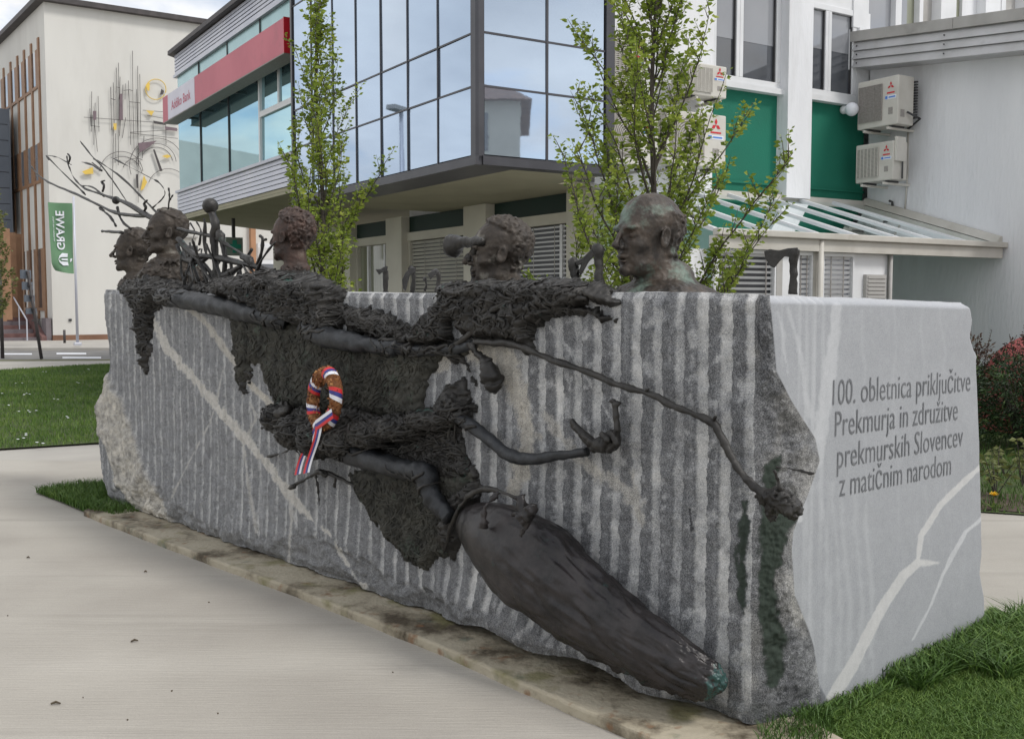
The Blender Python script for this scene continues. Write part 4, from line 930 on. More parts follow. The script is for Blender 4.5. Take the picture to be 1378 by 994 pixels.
def bulge(u, z): u = np.asarray(u, float); z = np.asarray(z, float); return .085*smooth1((.34-z)/.30)*smooth1((u-.25)/.3)*smooth1((2.2-u)/.9)+.022*smooth1((.75-z)/.72)*smooth1((u+.05)/.5)*(1-.5*smooth1((u-4.2)/1.5))*(1+.5*fbm(u*2.1,z*2,0*u+14,3))
relief += bulge(U, Zf)
chip = poly_sd(PXf, PYf, [(1020,520),(1010,600),(1000,700),(1030,690),(1060,650),(1100,600),(1060,540)]); relief += -.03*smooth1(-(chip+8*nz_)/15)
Pf = fpos(U, Zf, relief)
# transition strip from the last flute to the edge on the right plane
E = rpos(SK[0][None,:], Zr[0][None,:], 0*SK[0][None,:])[0]
A_ = Pf[-1]; tt = np.linspace(0,1,nt_+2)[1:-1]
bow = np.sin(np.pi*tt)[:,None]
Tn = A_[None]*(1-tt[:,None,None]) + E[None]*tt[:,None,None]
q_ = Tn[...,0]; rr_ = fbm(Tn[...,0]*11, Tn[...,1]*11, Tn[...,2]*11, 5)
nrm3 = np.array([.05,-1,0]); out_ = (bow*(.012+.030*rr_+.012*fbm(Tn[...,0]*45,Tn[...,1]*45,Tn[...,2]*45,3)))
Tn = Tn + nrm3[None,None,:]*out_[...,None]
rel_r = fbm(SR*6,Zr*6,0*SR+11,4)*.0025
rel_r += -.035*smooth1(1-(np.interp(s_mid,*ztr)[:,None]-Zr)/.030)                 # chamfer along the top
rel_r += -.05*smooth1(1-(Zr-np.interp(s_mid,*zbr)[:,None])/.05)*(.6+fbm(SR*9,Zr*9,0*SR,3))
ee = smooth1((sr[:,None]-.965)/.035); rel_r += -.03*ee*(1+fbm(0*SR,Zr*9,0*SR+6,3))
rel_r[0] = 0
Pr = rpos(SR, Zr, rel_r)
# back and left end, coarse
bt = np.linspace(0,1,nb_+2)[1:-1]; sE = Pr[-1]; lE = Pf[0]
bk = []
cE = rpos(np.full(NZ,1.75), sE[:,2], np.zeros(NZ))
d3 = np.array([fd[0],fd[1],0]); n3 = np.array([fnrm[0],fnrm[1],0])
farc = lE - n3*1.65 - d3*.25
for k_ in range(nb_):
    t = bt[k_]
    if t < .75: p = sE*(1-t/.75)+farc*(t/.75)
    else: u_ = (t-.75)/.25; p = farc*(1-u_)+lE*u_ + d3*.10*np.sin(np.pi*u_)
    r_ = fbm(p[:,0]*3,p[:,1]*3,p[:,2]*3,4)*.05
    bk.append(p - (n3*r_[:,None]*(1 if t<.75 else 0)) + d3*r_[:,None]*(1 if t>.75 else 0))
bk = np.array(bk)
G = np.concatenate([Pf, Tn, Pr, bk], 0); ncol = G.shape[0]
# masks for colour -----------------------------------------------------------
allP = G.reshape(-1,3); PX, PY = [a.reshape(G.shape[:2]) for a in project(allP)]
n4 = fbm(G[...,0]*14, G[...,1]*14, G[...,2]*14, 4); n5 = fbm(G[...,0]*4, G[...,1]*4, G[...,2]*4, 4); n6 = fbm(G[...,0]*40, G[...,1]*40, G[...,2]*40, 3)
tone = np.full(G.shape[:2], .26); warm = np.zeros_like(tone); green = np.zeros_like(tone); blue = np.zeros_like(tone)
fs = slice(0,nf); ts2 = slice(nf,nf+nt_); rs_ = slice(nf+nt_, nf+nt_+nr_)
farf = smooth1((U-.8)/3.5)
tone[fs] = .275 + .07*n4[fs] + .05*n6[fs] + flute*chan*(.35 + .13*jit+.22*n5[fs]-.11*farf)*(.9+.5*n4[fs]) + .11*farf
streak = np.clip(fbm(U*24, Zf*1.6, 0*U+9, 4)*2-.1,0,1); tone[fs] += .13*streak*flute
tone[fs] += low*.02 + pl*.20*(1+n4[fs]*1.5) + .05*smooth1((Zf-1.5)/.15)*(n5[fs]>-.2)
speck = np.clip((fbm(U*13,Zf*13,0*U+31,4)-.12)*6,0,1)*smooth1((2.2-U)/1.0); tone[fs] += speck*.22*(1-chan)
warm[fs] = pl*.45+low*.05
tone[ts2] = .27 + .14*n4[ts2]+.15*n5[ts2]
# light band along the broken arris
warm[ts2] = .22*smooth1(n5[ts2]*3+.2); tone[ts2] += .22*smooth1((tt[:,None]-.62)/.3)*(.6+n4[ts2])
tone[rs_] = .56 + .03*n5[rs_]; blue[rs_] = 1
# white down-washed streaks on the smooth face near the corner
sx = SR; st_n = fbm(sx*26+.25*Zr, Zr*.5, 0*sx+3, 3); tone[rs_] += np.clip(st_n*1.5,0,1)*.13*smooth1((.75-sx)/.5)
def vein(pts, val, soft=1.5, mode='max', wn=2.0, sl=slice(None), w=0.0, al=1.0, wv=0.0):
    d = line_sd(PX[sl]+wv*n5[sl]*20, PY[sl], pts) + n4[sl]*wn*1.6 + n6[sl]*wn*.8; m = smooth1(.5-d/(2*soft*.6))*al; val = val+.10
    tone[sl] = tone[sl]*(1-m)+np.maximum(tone[sl],val+.06*n4[sl]+.05*n6[sl])*m; warm[sl] = np.maximum(warm[sl], w*m)
fl = slice(0, nf+nt_)
vein([(200,418,2.5),(225,470,6),(270,520,5),(320,580,6.5),(360,625,5),(392,668,6),(420,700,2),(445,720,1.5),(480,780,1.5),(510,805,1)], .60, 1.6, wn=4.5, sl=fl, w=.28)
vein([(238,405,2),(275,432,4),(310,480,5),(328,500,4)], .50, 2, wn=2.5, sl=fl, w=.4); vein([(335,515,3),(350,530,4),(365,545,4)], .52, 2, sl=fl, w=.5)
vein([(300,495,.6),(292,540,1.0),(282,570,1),(255,620,1.2),(225,680,1)], .52, 1.2, wn=1.5, sl=fl, w=.2)
vein([(335,540,1.5),(345,560,2.5),(328,600,2),(335,660,2.5),(345,715,2)], .5, 1.5, sl=fl, w=.2); vein([(390,655,1.5),(392,700,2.5),(388,760,2)], .52, 1.5, sl=fl, w=.2)
vein([(640,470,14),(680,480,16),(700,540,12),(712,590,10),(700,640,14),(690,665,8)], .50, 8, wn=9, sl=fl, w=.45)
vein([(735,560,4),(780,620,6),(845,660,8),(865,700,6),(850,640,5)], .44, 6, wn=8, sl=fl, w=.3); vein([(740,440,1.5),(765,470,2.5),(790,510,2),(820,560,2)], .46, 2, wn=3, sl=fl)
vein([(560,495,8),(595,490,10),(600,470,6)], .48, 5, wn=5, sl=fl, w=.4); vein([(520,620,3),(600,645,4)], .46, 3, wn=4, sl=fl, w=.5)
vein([(1125,415,6),(1120,470,8),(1108,560,9),(1098,620,8)], .62, 4, wn=4, sl=rs_, al=.8); vein([(1060,415,2),(1078,480,3),(1092,560,3)], .62, 3, wn=3, sl=rs_, al=.6, wv=.3); vein([(1045,420,1.5),(1060,500,2.5)], .62, 3, wn=3, sl=rs_, al=.6, wv=.3)
vein([(1075,560,2),(1082,640,3),(1076,700,2)], .66, 2, wn=3, sl=rs_)
vein([(1120,940,9),(1150,890,8),(1185,820,7),(1215,775,6),(1235,757,6),(1262,757,1.5)], .66, 1.5, wn=1.2, sl=rs_, w=.15); vein([(1235,757,3),(1240,720,4),(1265,680,4),(1290,655,4),(1325,622,3)], .66, 1.5, wn=1.2, sl=rs_, w=.15)
vein([(1228,860,1.2),(1250,820,1.5),(1268,775,2),(1280,750,3),(1300,715,2.5),(1330,690,2.5)], .64, 1.2, wn=1, sl=rs_)
for x_ in (1160,1203,1240,1268): vein([(x_,415,1.5),(x_+4,600,1.0),(x_+12,760,.5)], .54, 3.5, wn=1.5, sl=rs_, al=.4, wv=.5)
for x_ in (1112,1128,1140,1158,1172,1090): vein([(x_-8,650,1),(x_,800,3),(x_+2,900,3.5)], .60, 7, wn=4, sl=rs_, al=.45, wv=.4)
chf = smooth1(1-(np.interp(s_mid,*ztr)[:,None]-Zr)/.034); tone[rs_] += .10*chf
tone[rs_] -= .25*smooth1(-(poly_sd(PX[rs_],PY[rs_],[(1080,880),(1100,940),(1112,985),(1160,975),(1120,960),(1118,945)])+4*n4[rs_])/3)
def greenp(pts, val, sl=fl, s=3):
    d = poly_sd(PX[sl], PY[sl], pts) + 10*n4[sl] + 5*n6[sl]; m = smooth1(.5-d/(2*s)); green[sl] = np.maximum(green[sl], m*val); tone[sl] = tone[sl]*(1-m*val)+.05*m*val
greenp([(1026,645),(1030,625),(1058,600),(1050,630),(1045,650),(1070,690),(1058,720),(1050,760),(1042,780),(1048,840),(1058,860),(1050,920),(1035,930),(1028,880),(1020,800),(1022,720)], .95)
greenp([(998,675),(1006,672),(1010,700),(1002,750),(1004,800),(1000,830),(994,800),(993,730)], .9); greenp([(1120,965),(1060,975),(960,960),(900,940),(960,940),(1040,950)], .25, s=12)
crack = line_sd(PX[fl],PY[fl],[(1020,438,1.0),(1022,460,1.8),(1026,470,.8)]); tone[fl] = np.where(crack+n6[fl]<0,.02,tone[fl])
crack = line_sd(PX[fl],PY[fl],[(928,685,1.5),(931,712,1.8)]); tone[fl] = np.where(crack+2*n6[fl]<0,.02,tone[fl])
# grid -> faces, top cap
nv = ncol*NZ; I = np.arange(ncol)[:,None]*NZ+np.arange(NZ-1)[None,:]; J = (np.arange(ncol)+1)%ncol; I2 = J[:,None]*NZ+np.arange(NZ-1)[None,:]
Fq = np.stack([I, I2, I2+1, I+1],-1).reshape(-1,4)
rings = [G[:,-1,:]]; cen_ = G[:,-1,:].mean(0)
inner = []
for k_ in (.02,.06,.15,.4,.8,1.0):
    r = G[:,-1,:]*(1-k_)+np.array([0,0,0])[None]*0
    # shrink towards the long axis of the block
    uu = (G[:,-1,0]-fo[0])*fd[0]+(G[:,-1,1]-fo[1])*fd[1]; nn_ = (G[:,-1,0]-fo[0])*fnrm[0]+(G[:,-1,1]-fo[1])*fnrm[1]
    u2_ = uu+(np.clip(uu,.8,6.0)-uu)*k_; n2_ = nn_+(-.85-nn_)*k_
    z2_ = G[:,-1,2]*(1-k_)+1.665*k_ + .008*fbm(u2_*6,n2_*6,0*u2_,3)
    inner.append(np.stack([fo[0]+fd[0]*u2_+fnrm[0]*n2_, fo[1]+fd[1]*u2_+fnrm[1]*n2_, z2_],-1))
V = [allP]; prev = np.arange(ncol)*NZ+NZ-1; base = nv; 
for r in inner:
    V.append(r); cur = base+np.arange(ncol); Fq = np.concatenate([Fq, np.stack([prev, prev[J], cur[J], cur],1)]); prev = cur; base += ncol
V = np.concatenate(V); ex = len(V)-nv; pad = lambda a, v: np.concatenate([a.ravel(), np.full(ex, v)])
def stone_mat():
    m = bpy.data.materials.new('grey_stone'); m.use_nodes=True; nt=m.node_tree; N=nt.nodes; L=nt.links; p=N['Principled BSDF']; p.inputs['Roughness'].default_value=.85
    p.inputs['Specular IOR Level'].default_value=.3
    def at(n): a=N.new('ShaderNodeAttribute'); a.attribute_name=n; return a.outputs['Fac']
    tcn=N.new('ShaderNodeTexCoord')
    def noise(s,d=3,r=.6): n=N.new('ShaderNodeTexNoise'); n.inputs['Scale'].default_value=s; n.inputs['Detail'].default_value=d; n.inputs['Roughness'].default_value=r; L.new(tcn.outputs['Object'],n.inputs['Vector']); return n.outputs[0]
    def math_(op,a,b):
        n=N.new('ShaderNodeMath'); n.operation=op
        for i,v in enumerate((a,b)):
            if isinstance(v,(int,float)): n.inputs[i].default_value=v
            else: L.new(v,n.inputs[i])
        return n.outputs[0]
    def mixc(f,a,b,bt='MIX'):
        n=N.new('ShaderNodeMix'); n.data_type='RGBA'; n.blend_type=bt
        for i,v in ((0,f),(6,a),(7,b)):
            if isinstance(v,(int,float)): n.inputs[i].default_value=v
            elif isinstance(v,tuple): n.inputs[i].default_value=(*v,1)
            else: L.new(v,n.inputs[i])
        return n.outputs[2]
    rgh = math_('SUBTRACT',1.0,at('blue'))
    f1 = math_('MULTIPLY', math_('SUBTRACT', noise(185,3,.8), .5), math_('ADD', math_('MULTIPLY', rgh, 1.05), .34))
    f2 = math_('MULTIPLY', math_('SUBTRACT', noise(24,5,.7), .5), math_('ADD', math_('MULTIPLY', rgh, .26), .07))
    t = math_('ADD', at('tone'), math_('ADD', f1, f2))
    r=N.new('ShaderNodeValToRGB'); e=r.color_ramp.elements; e[0].position=0; e[0].color=(.035,.036,.040,1); e[1].position=1; e[1].color=(.72,.71,.69,1)
    for pz,c in ((.2,(.095,.097,.102)),(.45,(.245,.250,.258)),(.65,(.43,.432,.43))): q=e.new(pz); q.color=(*c,1)
    L.new(t,r.inputs[0]); c=r.outputs[0]
    c = mixc(math_('MULTIPLY',at('blue'),.9), c, mixc(1.0,c,(.965,.99,1.04),'MULTIPLY'))
    c = mixc(math_('MULTIPLY',at('warm'),1.0), c, mixc(1.0,c,(1.18,1.05,.82),'MULTIPLY'))
    c = mixc(at('green'), c, mixc(noise(60), (.018,.026,.020), (.050,.068,.052)))
    L.new(c,p.inputs['Base Color'])
    b=N.new('ShaderNodeBump'); b.inputs['Distance'].default_value=.006; L.new(noise(70,6,.75),b.inputs['Height']); L.new(math_('ADD',math_('MULTIPLY',rgh,.75),.12),b.inputs['Strength']); L.new(b.outputs[0],p.inputs['Normal'])
    return m
MT['stone'] = stone_mat()
mon = tag(empty('stone_monument', (K0.x+.1,K0.y,0)), 'long grey stone block with drilled flutes, white veins and an engraved smooth end', 'monument')
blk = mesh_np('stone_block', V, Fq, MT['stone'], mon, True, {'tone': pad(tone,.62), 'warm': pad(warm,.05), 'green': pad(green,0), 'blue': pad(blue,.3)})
# engraved inscription on the smooth end
MT['engraved'] = mat('engraved_grey', (.12,.125,.135), (.17,.175,.185), 60, .9)
for body, (xa,ya), (xb,yb) in (('100. obletnica priključitve',(1120,545),(1305,527)),('Prekmurja in združitve',(1123,587),(1288,566)),('prekmurskih Slovencev',(1126,630),(1295,601)),('z matičnim narodom',(1129,668),(1279,640))):
    ta_, za_ = RS.tz(xa,ya); tb2, zb2 = RS.tz(xb,yb); sl_ = (zb2-za_)*.75
    text_obj('letter', body, MT['engraved'], mon, lambda x, y: RS.P(ta_+(tb2-ta_)*x, .0024, za_+sl_*x+.150*y), -.006)
# plinth slab
plp = 0; plz = .002-GZ
edge_ = [gnd(x,y,plz) for x,y in ((112,686),(200,720),(300,757),(400,793),(500,832),(600,871),(700,917),(800,960),(880,993),(1000,1050))]
back_ = [gnd(x,y,plz) for x,y in ((1150,1000),(600,700),(230,660),(165,664))]
MT['plinth'] = mat('stained_plinth_concrete', (.42,.375,.285), (.30,.26,.185), 2.6, .85, bump=.5, bscale=30, c3=(.075,.058,.036), s3=2.6, t3=(.49,.62))
_nt = MT['plinth'].node_tree; _b = _nt.nodes['Principled BSDF']; _s = _b.inputs['Base Color'].links[0].from_socket; _tc = _nt.nodes.new('ShaderNodeTexCoord')
for _sc, _c, _lo in ((5.5,(.07,.11,.085,1),.66),(9.0,(.20,.10,.045,1),.64),(3.5,(.17,.16,.06,1),.60)):
    _n = _nt.nodes.new('ShaderNodeTexNoise'); _n.inputs['Scale'].default_value = _sc; _n.inputs['Detail'].default_value = 6; _nt.links.new(_tc.outputs['Object'], _n.inputs['Vector']); _r = _nt.nodes.new('ShaderNodeValToRGB'); _r.color_ramp.elements[0].position = _lo-.04; _r.color_ramp.elements[1].position = _lo+.06; _r.color_ramp.elements[1].color = (.75,.75,.75,1)
    _nt.links.new(_n.outputs[0], _r.inputs[0]); _x = _nt.nodes.new('ShaderNodeMix'); _x.data_type = 'RGBA'; _nt.links.new(_r.outputs[0], _x.inputs[0]); _nt.links.new(_s, _x.inputs[6]); _x.inputs[7].default_value = _c; _s = _x.outputs[2]
_nt.links.new(_s, _b.inputs['Base Color'])
mb = MB(); pf=[]
for i in range(len(edge_)-1):
    for k_ in range(8): pf.append(edge_[i].lerp(edge_[i+1], k_/8))
pf.append(edge_[-1]); pf = [(p.x+random.uniform(-.004,.004), p.y+random.uniform(-.004,.004)) for p in pf]+[(p.x,p.y) for p in back_]
mb.prism(pf, -.08, .002); pl_o = mb.build('plinth', MT['plinth'], mon, bevel=.012)
# ================================================================ BRONZE
def bronze_mat(name, base, hi, pat=(.055,.13,.11), rough=.55, patina=.35, bs=30, bstr=.8):
    m = bpy.data.materials.new(name); m.use_nodes=True; nt=m.node_tree; N=nt.nodes; L=nt.links; p=N['Principled BSDF']; p.inputs['Roughness'].default_value=rough; p.inputs['Metallic'].default_value=.15; p.inputs['Specular IOR Level'].default_value=.42
    tcn=N.new('ShaderNodeTexCoord')
    def noise(s,d=5,r=.6): n=N.new('ShaderNodeTexNoise'); n.inputs['Scale'].default_value=s; n.inputs['Detail'].default_value=d; n.inputs['Roughness'].default_value=r; L.new(tcn.outputs['Object'],n.inputs['Vector']); return n.outputs[0]
    def ramp(v,a,b,ca=(0,0,0),cb=(1,1,1)):
        r=N.new('ShaderNodeValToRGB'); r.color_ramp.elements[0].position=a; r.color_ramp.elements[1].position=b; r.color_ramp.elements[0].color=(*ca,1); r.color_ramp.elements[1].color=(*cb,1); L.new(v,r.inputs[0]); return r.outputs[0]
    def mixc(f,a,b):
        n=N.new('ShaderNodeMix'); n.data_type='RGBA'
        for i,v in ((0,f),(6,a),(7,b)):
            if isinstance(v,(int,float)): n.inputs[i].default_value=v
            elif isinstance(v,tuple): n.inputs[i].default_value=(*v,1)
            else: L.new(v,n.inputs[i])
        return n.outputs[2]
    c = ramp(noise(9,6,.65),.35,.65,base,hi)
    at=N.new('ShaderNodeAttribute'); at.attribute_name='patina'
    ad=N.new('ShaderNodeMath'); ad.operation='MULTIPLY_ADD'; L.new(at.outputs['Fac'],ad.inputs[0]); ad.inputs[1].default_value=.35; L.new(noise(7,8,.7),ad.inputs[2])
    c = mixc(ramp(ad.outputs[0],.68-.2*patina,.80-.14*patina), c, mixc(noise(40),pat,tuple(v*1.7 for v in pat)))
    L.new(c,p.inputs['Base Color'])
    b=N.new('ShaderNodeBump'); b.inputs['Distance'].default_value=.008; b.inputs['Strength'].default_value=bstr; L.new(noise(bs,7,.7),b.inputs['Height']); L.new(b.outputs[0],p.inputs['Normal'])
    return m
MT['bronze'] = bronze_mat('dark_bronze', (.013,.012,.011), (.044,.041,.037), patina=.2, rough=.36)
MT['bronze_net'] = bronze_mat('netted_bronze', (.024,.024,.020), (.072,.070,.058), pat=(.06,.085,.065), patina=.5, bs=55, bstr=1.0, rough=.7)
MT['bronze_arm'] = bronze_mat('smooth_dark_bronze', (.013,.014,.016), (.036,.039,.043), patina=.1, bs=20, bstr=.7, rough=.45)
MT['bronze_sack'] = bronze_mat('brown_bronze', (.013,.012,.0125), (.036,.031,.031), pat=(.022,.054,.050), patina=.20, bs=26, bstr=.45, rough=.27)
MT['bronze_face'] = bronze_mat('brown_face_bronze', (.024,.021,.018), (.080,.060,.045), pat=(.10,.135,.11), patina=.62, bs=30, bstr=.7, rough=.45)
MT['bronze_face2'] = bronze_mat('dull_face_bronze', (.026,.021,.017), (.066,.052,.040), pat=(.14,.13,.11), patina=.35, bs=26, bstr=.5, rough=.55)
MT['bronze_face3'] = bronze_mat('reddish_face_bronze', (.028,.021,.018), (.085,.048,.036), pat=(.13,.10,.08), patina=.35, bs=26, bstr=.5, rough=.55)
def DOWN(px, py, n=0.0):
    q = FS.tz(px,py,n); m = n+float(bulge(q[0], q[1])) if q[1] < .75 and n > 0 else n
    q = FS.tz(px,py,m); return FS.P(q[0], m, q[1])
# ---------------------------------------------------------------- heads in unit space (x forward, z up, chin 0, crown 1)
def head_fn(o):
    E = np.array
    def f(X, Y, Z):
        Ya = np.abs(Y); Zall = Z
        d = ell(X,Y,Z,(-.09,0,.64),(.41,.315,.365))
        d = smin(d, ell(X,Y,Z,(.12,0,.44),(.235,.235,.38)), .08)
        d = smin(d, ell(X,Ya,Z,(.06,.05,.17),(.25,.165,.15)), .09)
        d = smin(d, ell(X,Y,Z,(.30,0,.085),(.075,.085,.07)), .06)
        d = smin(d, ell(X,Ya,Z,(.205,.155,.375),(.085,.075,.07)), .06)
        d = smin(d, ell(X,Ya,Z,(.312,.098,.578),(.060,.105,.040)), .04)
        d = smax(d, -ell(X,Ya,Z,(.375,.120,.492),(.115,.085,.066)), .025)
        d = smin(d, ell(X,Ya,Z,(.262,.115,.490),(.062,.062,.050)), .012)
        d = smin(d, cap(X,Ya,Z,(.30,.085,.475),(.285,.155,.478),.014), .012)
        nz = o.get('nose',1.0)
        d = smin(d, cap(X,Y,Z,(.335,0,.565),(.335+.115*nz,0,.375),.026,.044), .03)
        d = smin(d, ell(X,Ya,Z,(.385,.045,.35),(.045,.032,.032)), .02)
        d = smax(d, -ell(X,Ya,Z,(.405,.025,.322),(.02,.014,.012)), .01)
        d = smin(d, ell(X,Y,Z,(.335,0,.25),(.05,.09,.035)), .03)
        d = smin(d, ell(X,Y,Z,(.348,0,.237),(.045,.082,.018)), .012)
        d = smin(d, ell(X,Y,Z,(.338,0,.190),(.045,.075,.022)), .012)
        d = smax(d, -ell(X,Ya,Z,(.385,.0,.214),(.045,.095,.007)), .012)
        # fold from nose to mouth, cheek hollow
        d = smax(d, -cap(X,Ya,Z,(.375,.085,.345),(.335,.125,.20),.009*o.get('age',1)), .02)
        d = smax(d, -ell(X,Ya,Z,(.27,.235,.24),(.12,.045,.07)), .07)
        # ear
        e = ell(X-(Z-.46)*-.18,Ya,Z,(-.035,.325,.46),(.075,.030,.125)); e = smax(e, -ell(X-(Z-.46)*-.18,Ya,Z,(-.025,.352,.475),(.045,.030,.085)), .012)
        e = smin(e, ell(X,Ya,Z,(.005,.318,.43),(.02,.022,.03)), .01)
        d = smin(d, e, .02)
        # neck and shoulders
        nb = o.get('neck',(-.22,-.42)); d = smin(d, cap(X,Y,Z,(-.10,0,.22),(nb[0],0,nb[1]),.215,.25), .09)
        for c, r in o.get('body',[]): d = smin(d, ell(X,Y,Z,c,r), .08)
        k = np.abs(d) < .13; D_ = d; X, Y, Z, Ya, d = X[k], Y[k], Z[k], Ya[k], d[k]
        # hair
        hl = o.get('hairline',.80); hm = smooth1((Z+.55*(-X)+.0-hl)/.05)*smooth1(((-X)*1.0+.30+.6*(Z-.62))/.06)
        hm = np.maximum(hm*smooth1((.36-X*1.0)/.05), smooth1((-.14-X)/.06)*smooth1((Z-.22)/.06)); hm = hm*(Ya<.40)
        if o.get('bald'): hm = smooth1((-.13-X)/.05)*smooth1((Z-.22)/.06)*smooth1((.84-Z)/.12)*smooth1((Ya-.05+(-X)*.6)/.05)
        hs = o.get('hs',9.0); h = fbm(X*hs+o['seed'],Y*hs,Z*hs,3); h2 = 1-np.abs(fbm(X*hs*.9,Y*hs*.9+o['seed'],Z*hs*.9,2))*2.6
        d = d - hm*(o.get('hair',.03)*(.8+1.0*h+.6*h2))
        bm = smooth1((-.02-Z)/.10); q = o.get('coat',.02); d = d - bm*q*(1+fbm(X*7,Y*7+3,Z*7,4)*2.2)
        d = d - .018*fbm(X*6+o['seed']*3,Y*6,Z*6,3) - .010*fbm(X*20,Y*20,Z*20+o['seed'],3)
        D_ = D_.copy(); D_[k] = d; d = D_; Z = Zall
        return np.maximum(d, o.get('zmin',-.55)-Z)
    return f
def bust(px, n, pxz, size, yaw, label, matn, o, res=.0165):
    """px: photo column of the head, n: offset behind the front face, pxz: photo row of the chin"""
    t, z = FS.tz(px, pxz, n); P = FS.P(t, n, z)
    b = o.get('ext', 1.0)
    V, F = surface_nets(head_fn(o), (-.75*b,-.72*b,o.get('zmin',-.55)-.03), (.62,.72*b,1.12), res)
    d = Vector((math.cos(yaw), math.sin(yaw)))
    ti = o.get('tilt',0); X = V[:,0]*math.cos(ti)-V[:,2]*math.sin(ti); Z = V[:,0]*math.sin(ti)+V[:,2]*math.cos(ti)
    Wv = np.stack([X*size*d.x - V[:,1]*size*d.y, X*size*d.y + V[:,1]*size*d.x, Z*size],1)
    ob = mesh_np('bronze_bust', Wv, F, MT[matn], None, True, {'patina': np.clip(fbm(V[:,0]*3+o['seed'],V[:,1]*3,V[:,2]*3,3),-.3,1)+o.get('pat',0)*smooth1((-.1-V[:,2])/.1)})
    ob.location = P; tag(ob, label, 'bust', 'bronze busts standing on the stone block'); return ob
W180 = math.pi
bust(868, -.36, 374, .385, W180+.58, 'largest bust: bald elderly man facing left, standing alone behind the nearer stone end', 'bronze_face', dict(seed=1.3, bald=1, hair=.038, hs=13, age=1.7, nose=1.05, coat=.018, pat=.25,
     body=[((-.22,0,-.34),(.52,.66,.36)),((-.34,0,-.02),(.34,.34,.27)),((-.52,0,-.22),(.32,.40,.20)),((-.55,.3,-.36),(.36,.34,.24))], neck=(-.24,-.20), zmin=-.36, ext=1.55), res=.0125)
bust(669, -.32, 388, .365, W180+.12, 'bust of a curly short haired man facing left with a flared horn before his eyes', 'bronze_face2', dict(seed=4.1, hair=.035, hs=13, hairline=.84, age=1.0, body=[((-.34,0,-.28),(.34,.58,.22)),((-.5,0,-.34),(.5,.55,.2))], zmin=-.50, ext=1.4, coat=.03))
bust(391, -.32, 352, .335, W180-.38, 'reddish curly haired bust with bearded chin, third head from the left', 'bronze_face3', dict(seed=7.7, hair=.055, hs=11, hairline=.80, age=.5, neck=(-.16,-.55), body=[((-.10,0,-.22),(.20,.24,.10)),((-.15,0,-.55),(.42,.55,.22))], zmin=-.75, ext=1.3, coat=.035))
bust(222, -.30, 343, .36, W180+.50, 'bust with side parted hair overlapping the leftmost head, second from the left', 'bronze_face2', dict(seed=9.9, hair=.034, hs=7, hairline=.86, age=1.0, body=[((-.12,0,-.24),(.42,.52,.28)),((-.2,0,-.5),(.6,.62,.30)),((.1,.1,-.5),(.45,.45,.25))], zmin=-.75, ext=1.4, coat=.055))
bust(178, -.42, 366, .375, W180+.10, 'leftmost bust in clean profile facing left with pointed nose', 'bronze_face2', dict(seed=12.3, hair=.026, hs=7, hairline=.84, age=1.0, nose=1.15, neck=(-.12,-.4), body=[((-.15,0,-.36),(.38,.5,.2))], zmin=-.50, ext=1.3, coat=.05))
# ---------------------------------------------------------------- crust on the front face
rel = tag(empty('bronze_relief', DOWN(500,560,.05)), 'dark crusty bronze relief with arms and netting spread over the fluted stone face', 'relief')
def crust(name, polys, mt, cell=.0085, seed=0.0, hole=None, net=0.0, far=4.6):
    xs = [q[0] for p in polys for q in p[0]]; ys = [q[1] for p in polys for q in p[0]]
    tz = [FS.tz(x,y) for x,y in ((min(xs),min(ys)),(max(xs),min(ys)),(min(xs),max(ys)),(max(xs),max(ys)))]
    u0, u1 = min(q[0] for q in tz)-.05, max(q[0] for q in tz)+.05; z0, z1 = min(q[1] for q in tz)-.05, max(q[1] for q in tz)+.05
    uu = np.arange(u0,u1,cell); zz = np.arange(z0,z1,cell*.9); Ug, Zg = np.meshgrid(uu,zz,indexing='ij')
    P = fpos(Ug,Zg,bulge(Ug,Zg)).reshape(-1,3); px, py = [a.reshape(Ug.shape) for a in project(P)]
    wob = fbm(Ug*9,Zg*9,0*Ug+seed,4)*9 + fbm(Ug*28,Zg*28,0*Ug+seed,3)*6
    H = np.full(Ug.shape,-1.0); keep = np.full(Ug.shape,False)
    r1_ = 1-np.abs(fbm(Ug*16,Zg*16,0*Ug+seed,3))*3.2; r2_ = fbm(Ug*34,Zg*34,0*Ug+seed+3,4); r3_ = fbm(Ug*5,Zg*5,0*Ug+seed+9,3)
    r4_ = 1-np.abs(fbm(Ug*42,Zg*15,0*Ug+seed,3))*3
    for pts, th, ro_ in polys:
        sd = poly_sd(px,py,pts)+wob
        h = th*smooth1(-sd/ (9+th*60)) + ro_*(r1_*.55+r2_*1.1+r3_*.9 + net*r4_*.6)*smooth1(-sd/10) + .012*(sd<0)
        H = np.maximum(H, np.where(sd<2,h,-1)); keep |= sd<1
    if hole:
        for hp in hole: sd = poly_sd(px,py,hp)+wob*.6; keep &= sd>0
    H = np.where(keep, np.maximum(H,-.01), -.03); idx = -np.ones(Ug.shape,int)
    k2 = keep.copy(); k2[1:]|=keep[:-1]; k2[:-1]|=keep[1:]; k2[:,1:]|=keep[:,:-1]; k2[:,:-1]|=keep[:,1:]
    idx[k2] = np.arange(k2.sum()); Pn = fpos(Ug + .012*r2_, Zg+.010*r1_, H+bulge(Ug,Zg))[k2]
    q = k2[:-1,:-1]&k2[1:,:-1]&k2[1:,1:]&k2[:-1,1:]; F = np.stack([idx[:-1,:-1][q],idx[1:,:-1][q],idx[1:,1:][q],idx[:-1,1:][q]],1)
    if len(F):
        a, b, c = Pn[F[0,0]], Pn[F[0,1]], Pn[F[0,3]]; nn = np.cross(b-a,c-a)
        if nn@np.array([fnrm[0],fnrm[1],0]) < 0: F = F[:,::-1]
    return mesh_np(name, Pn, F, MT[mt], rel, True, {'patina': (r3_*.4)[k2]})
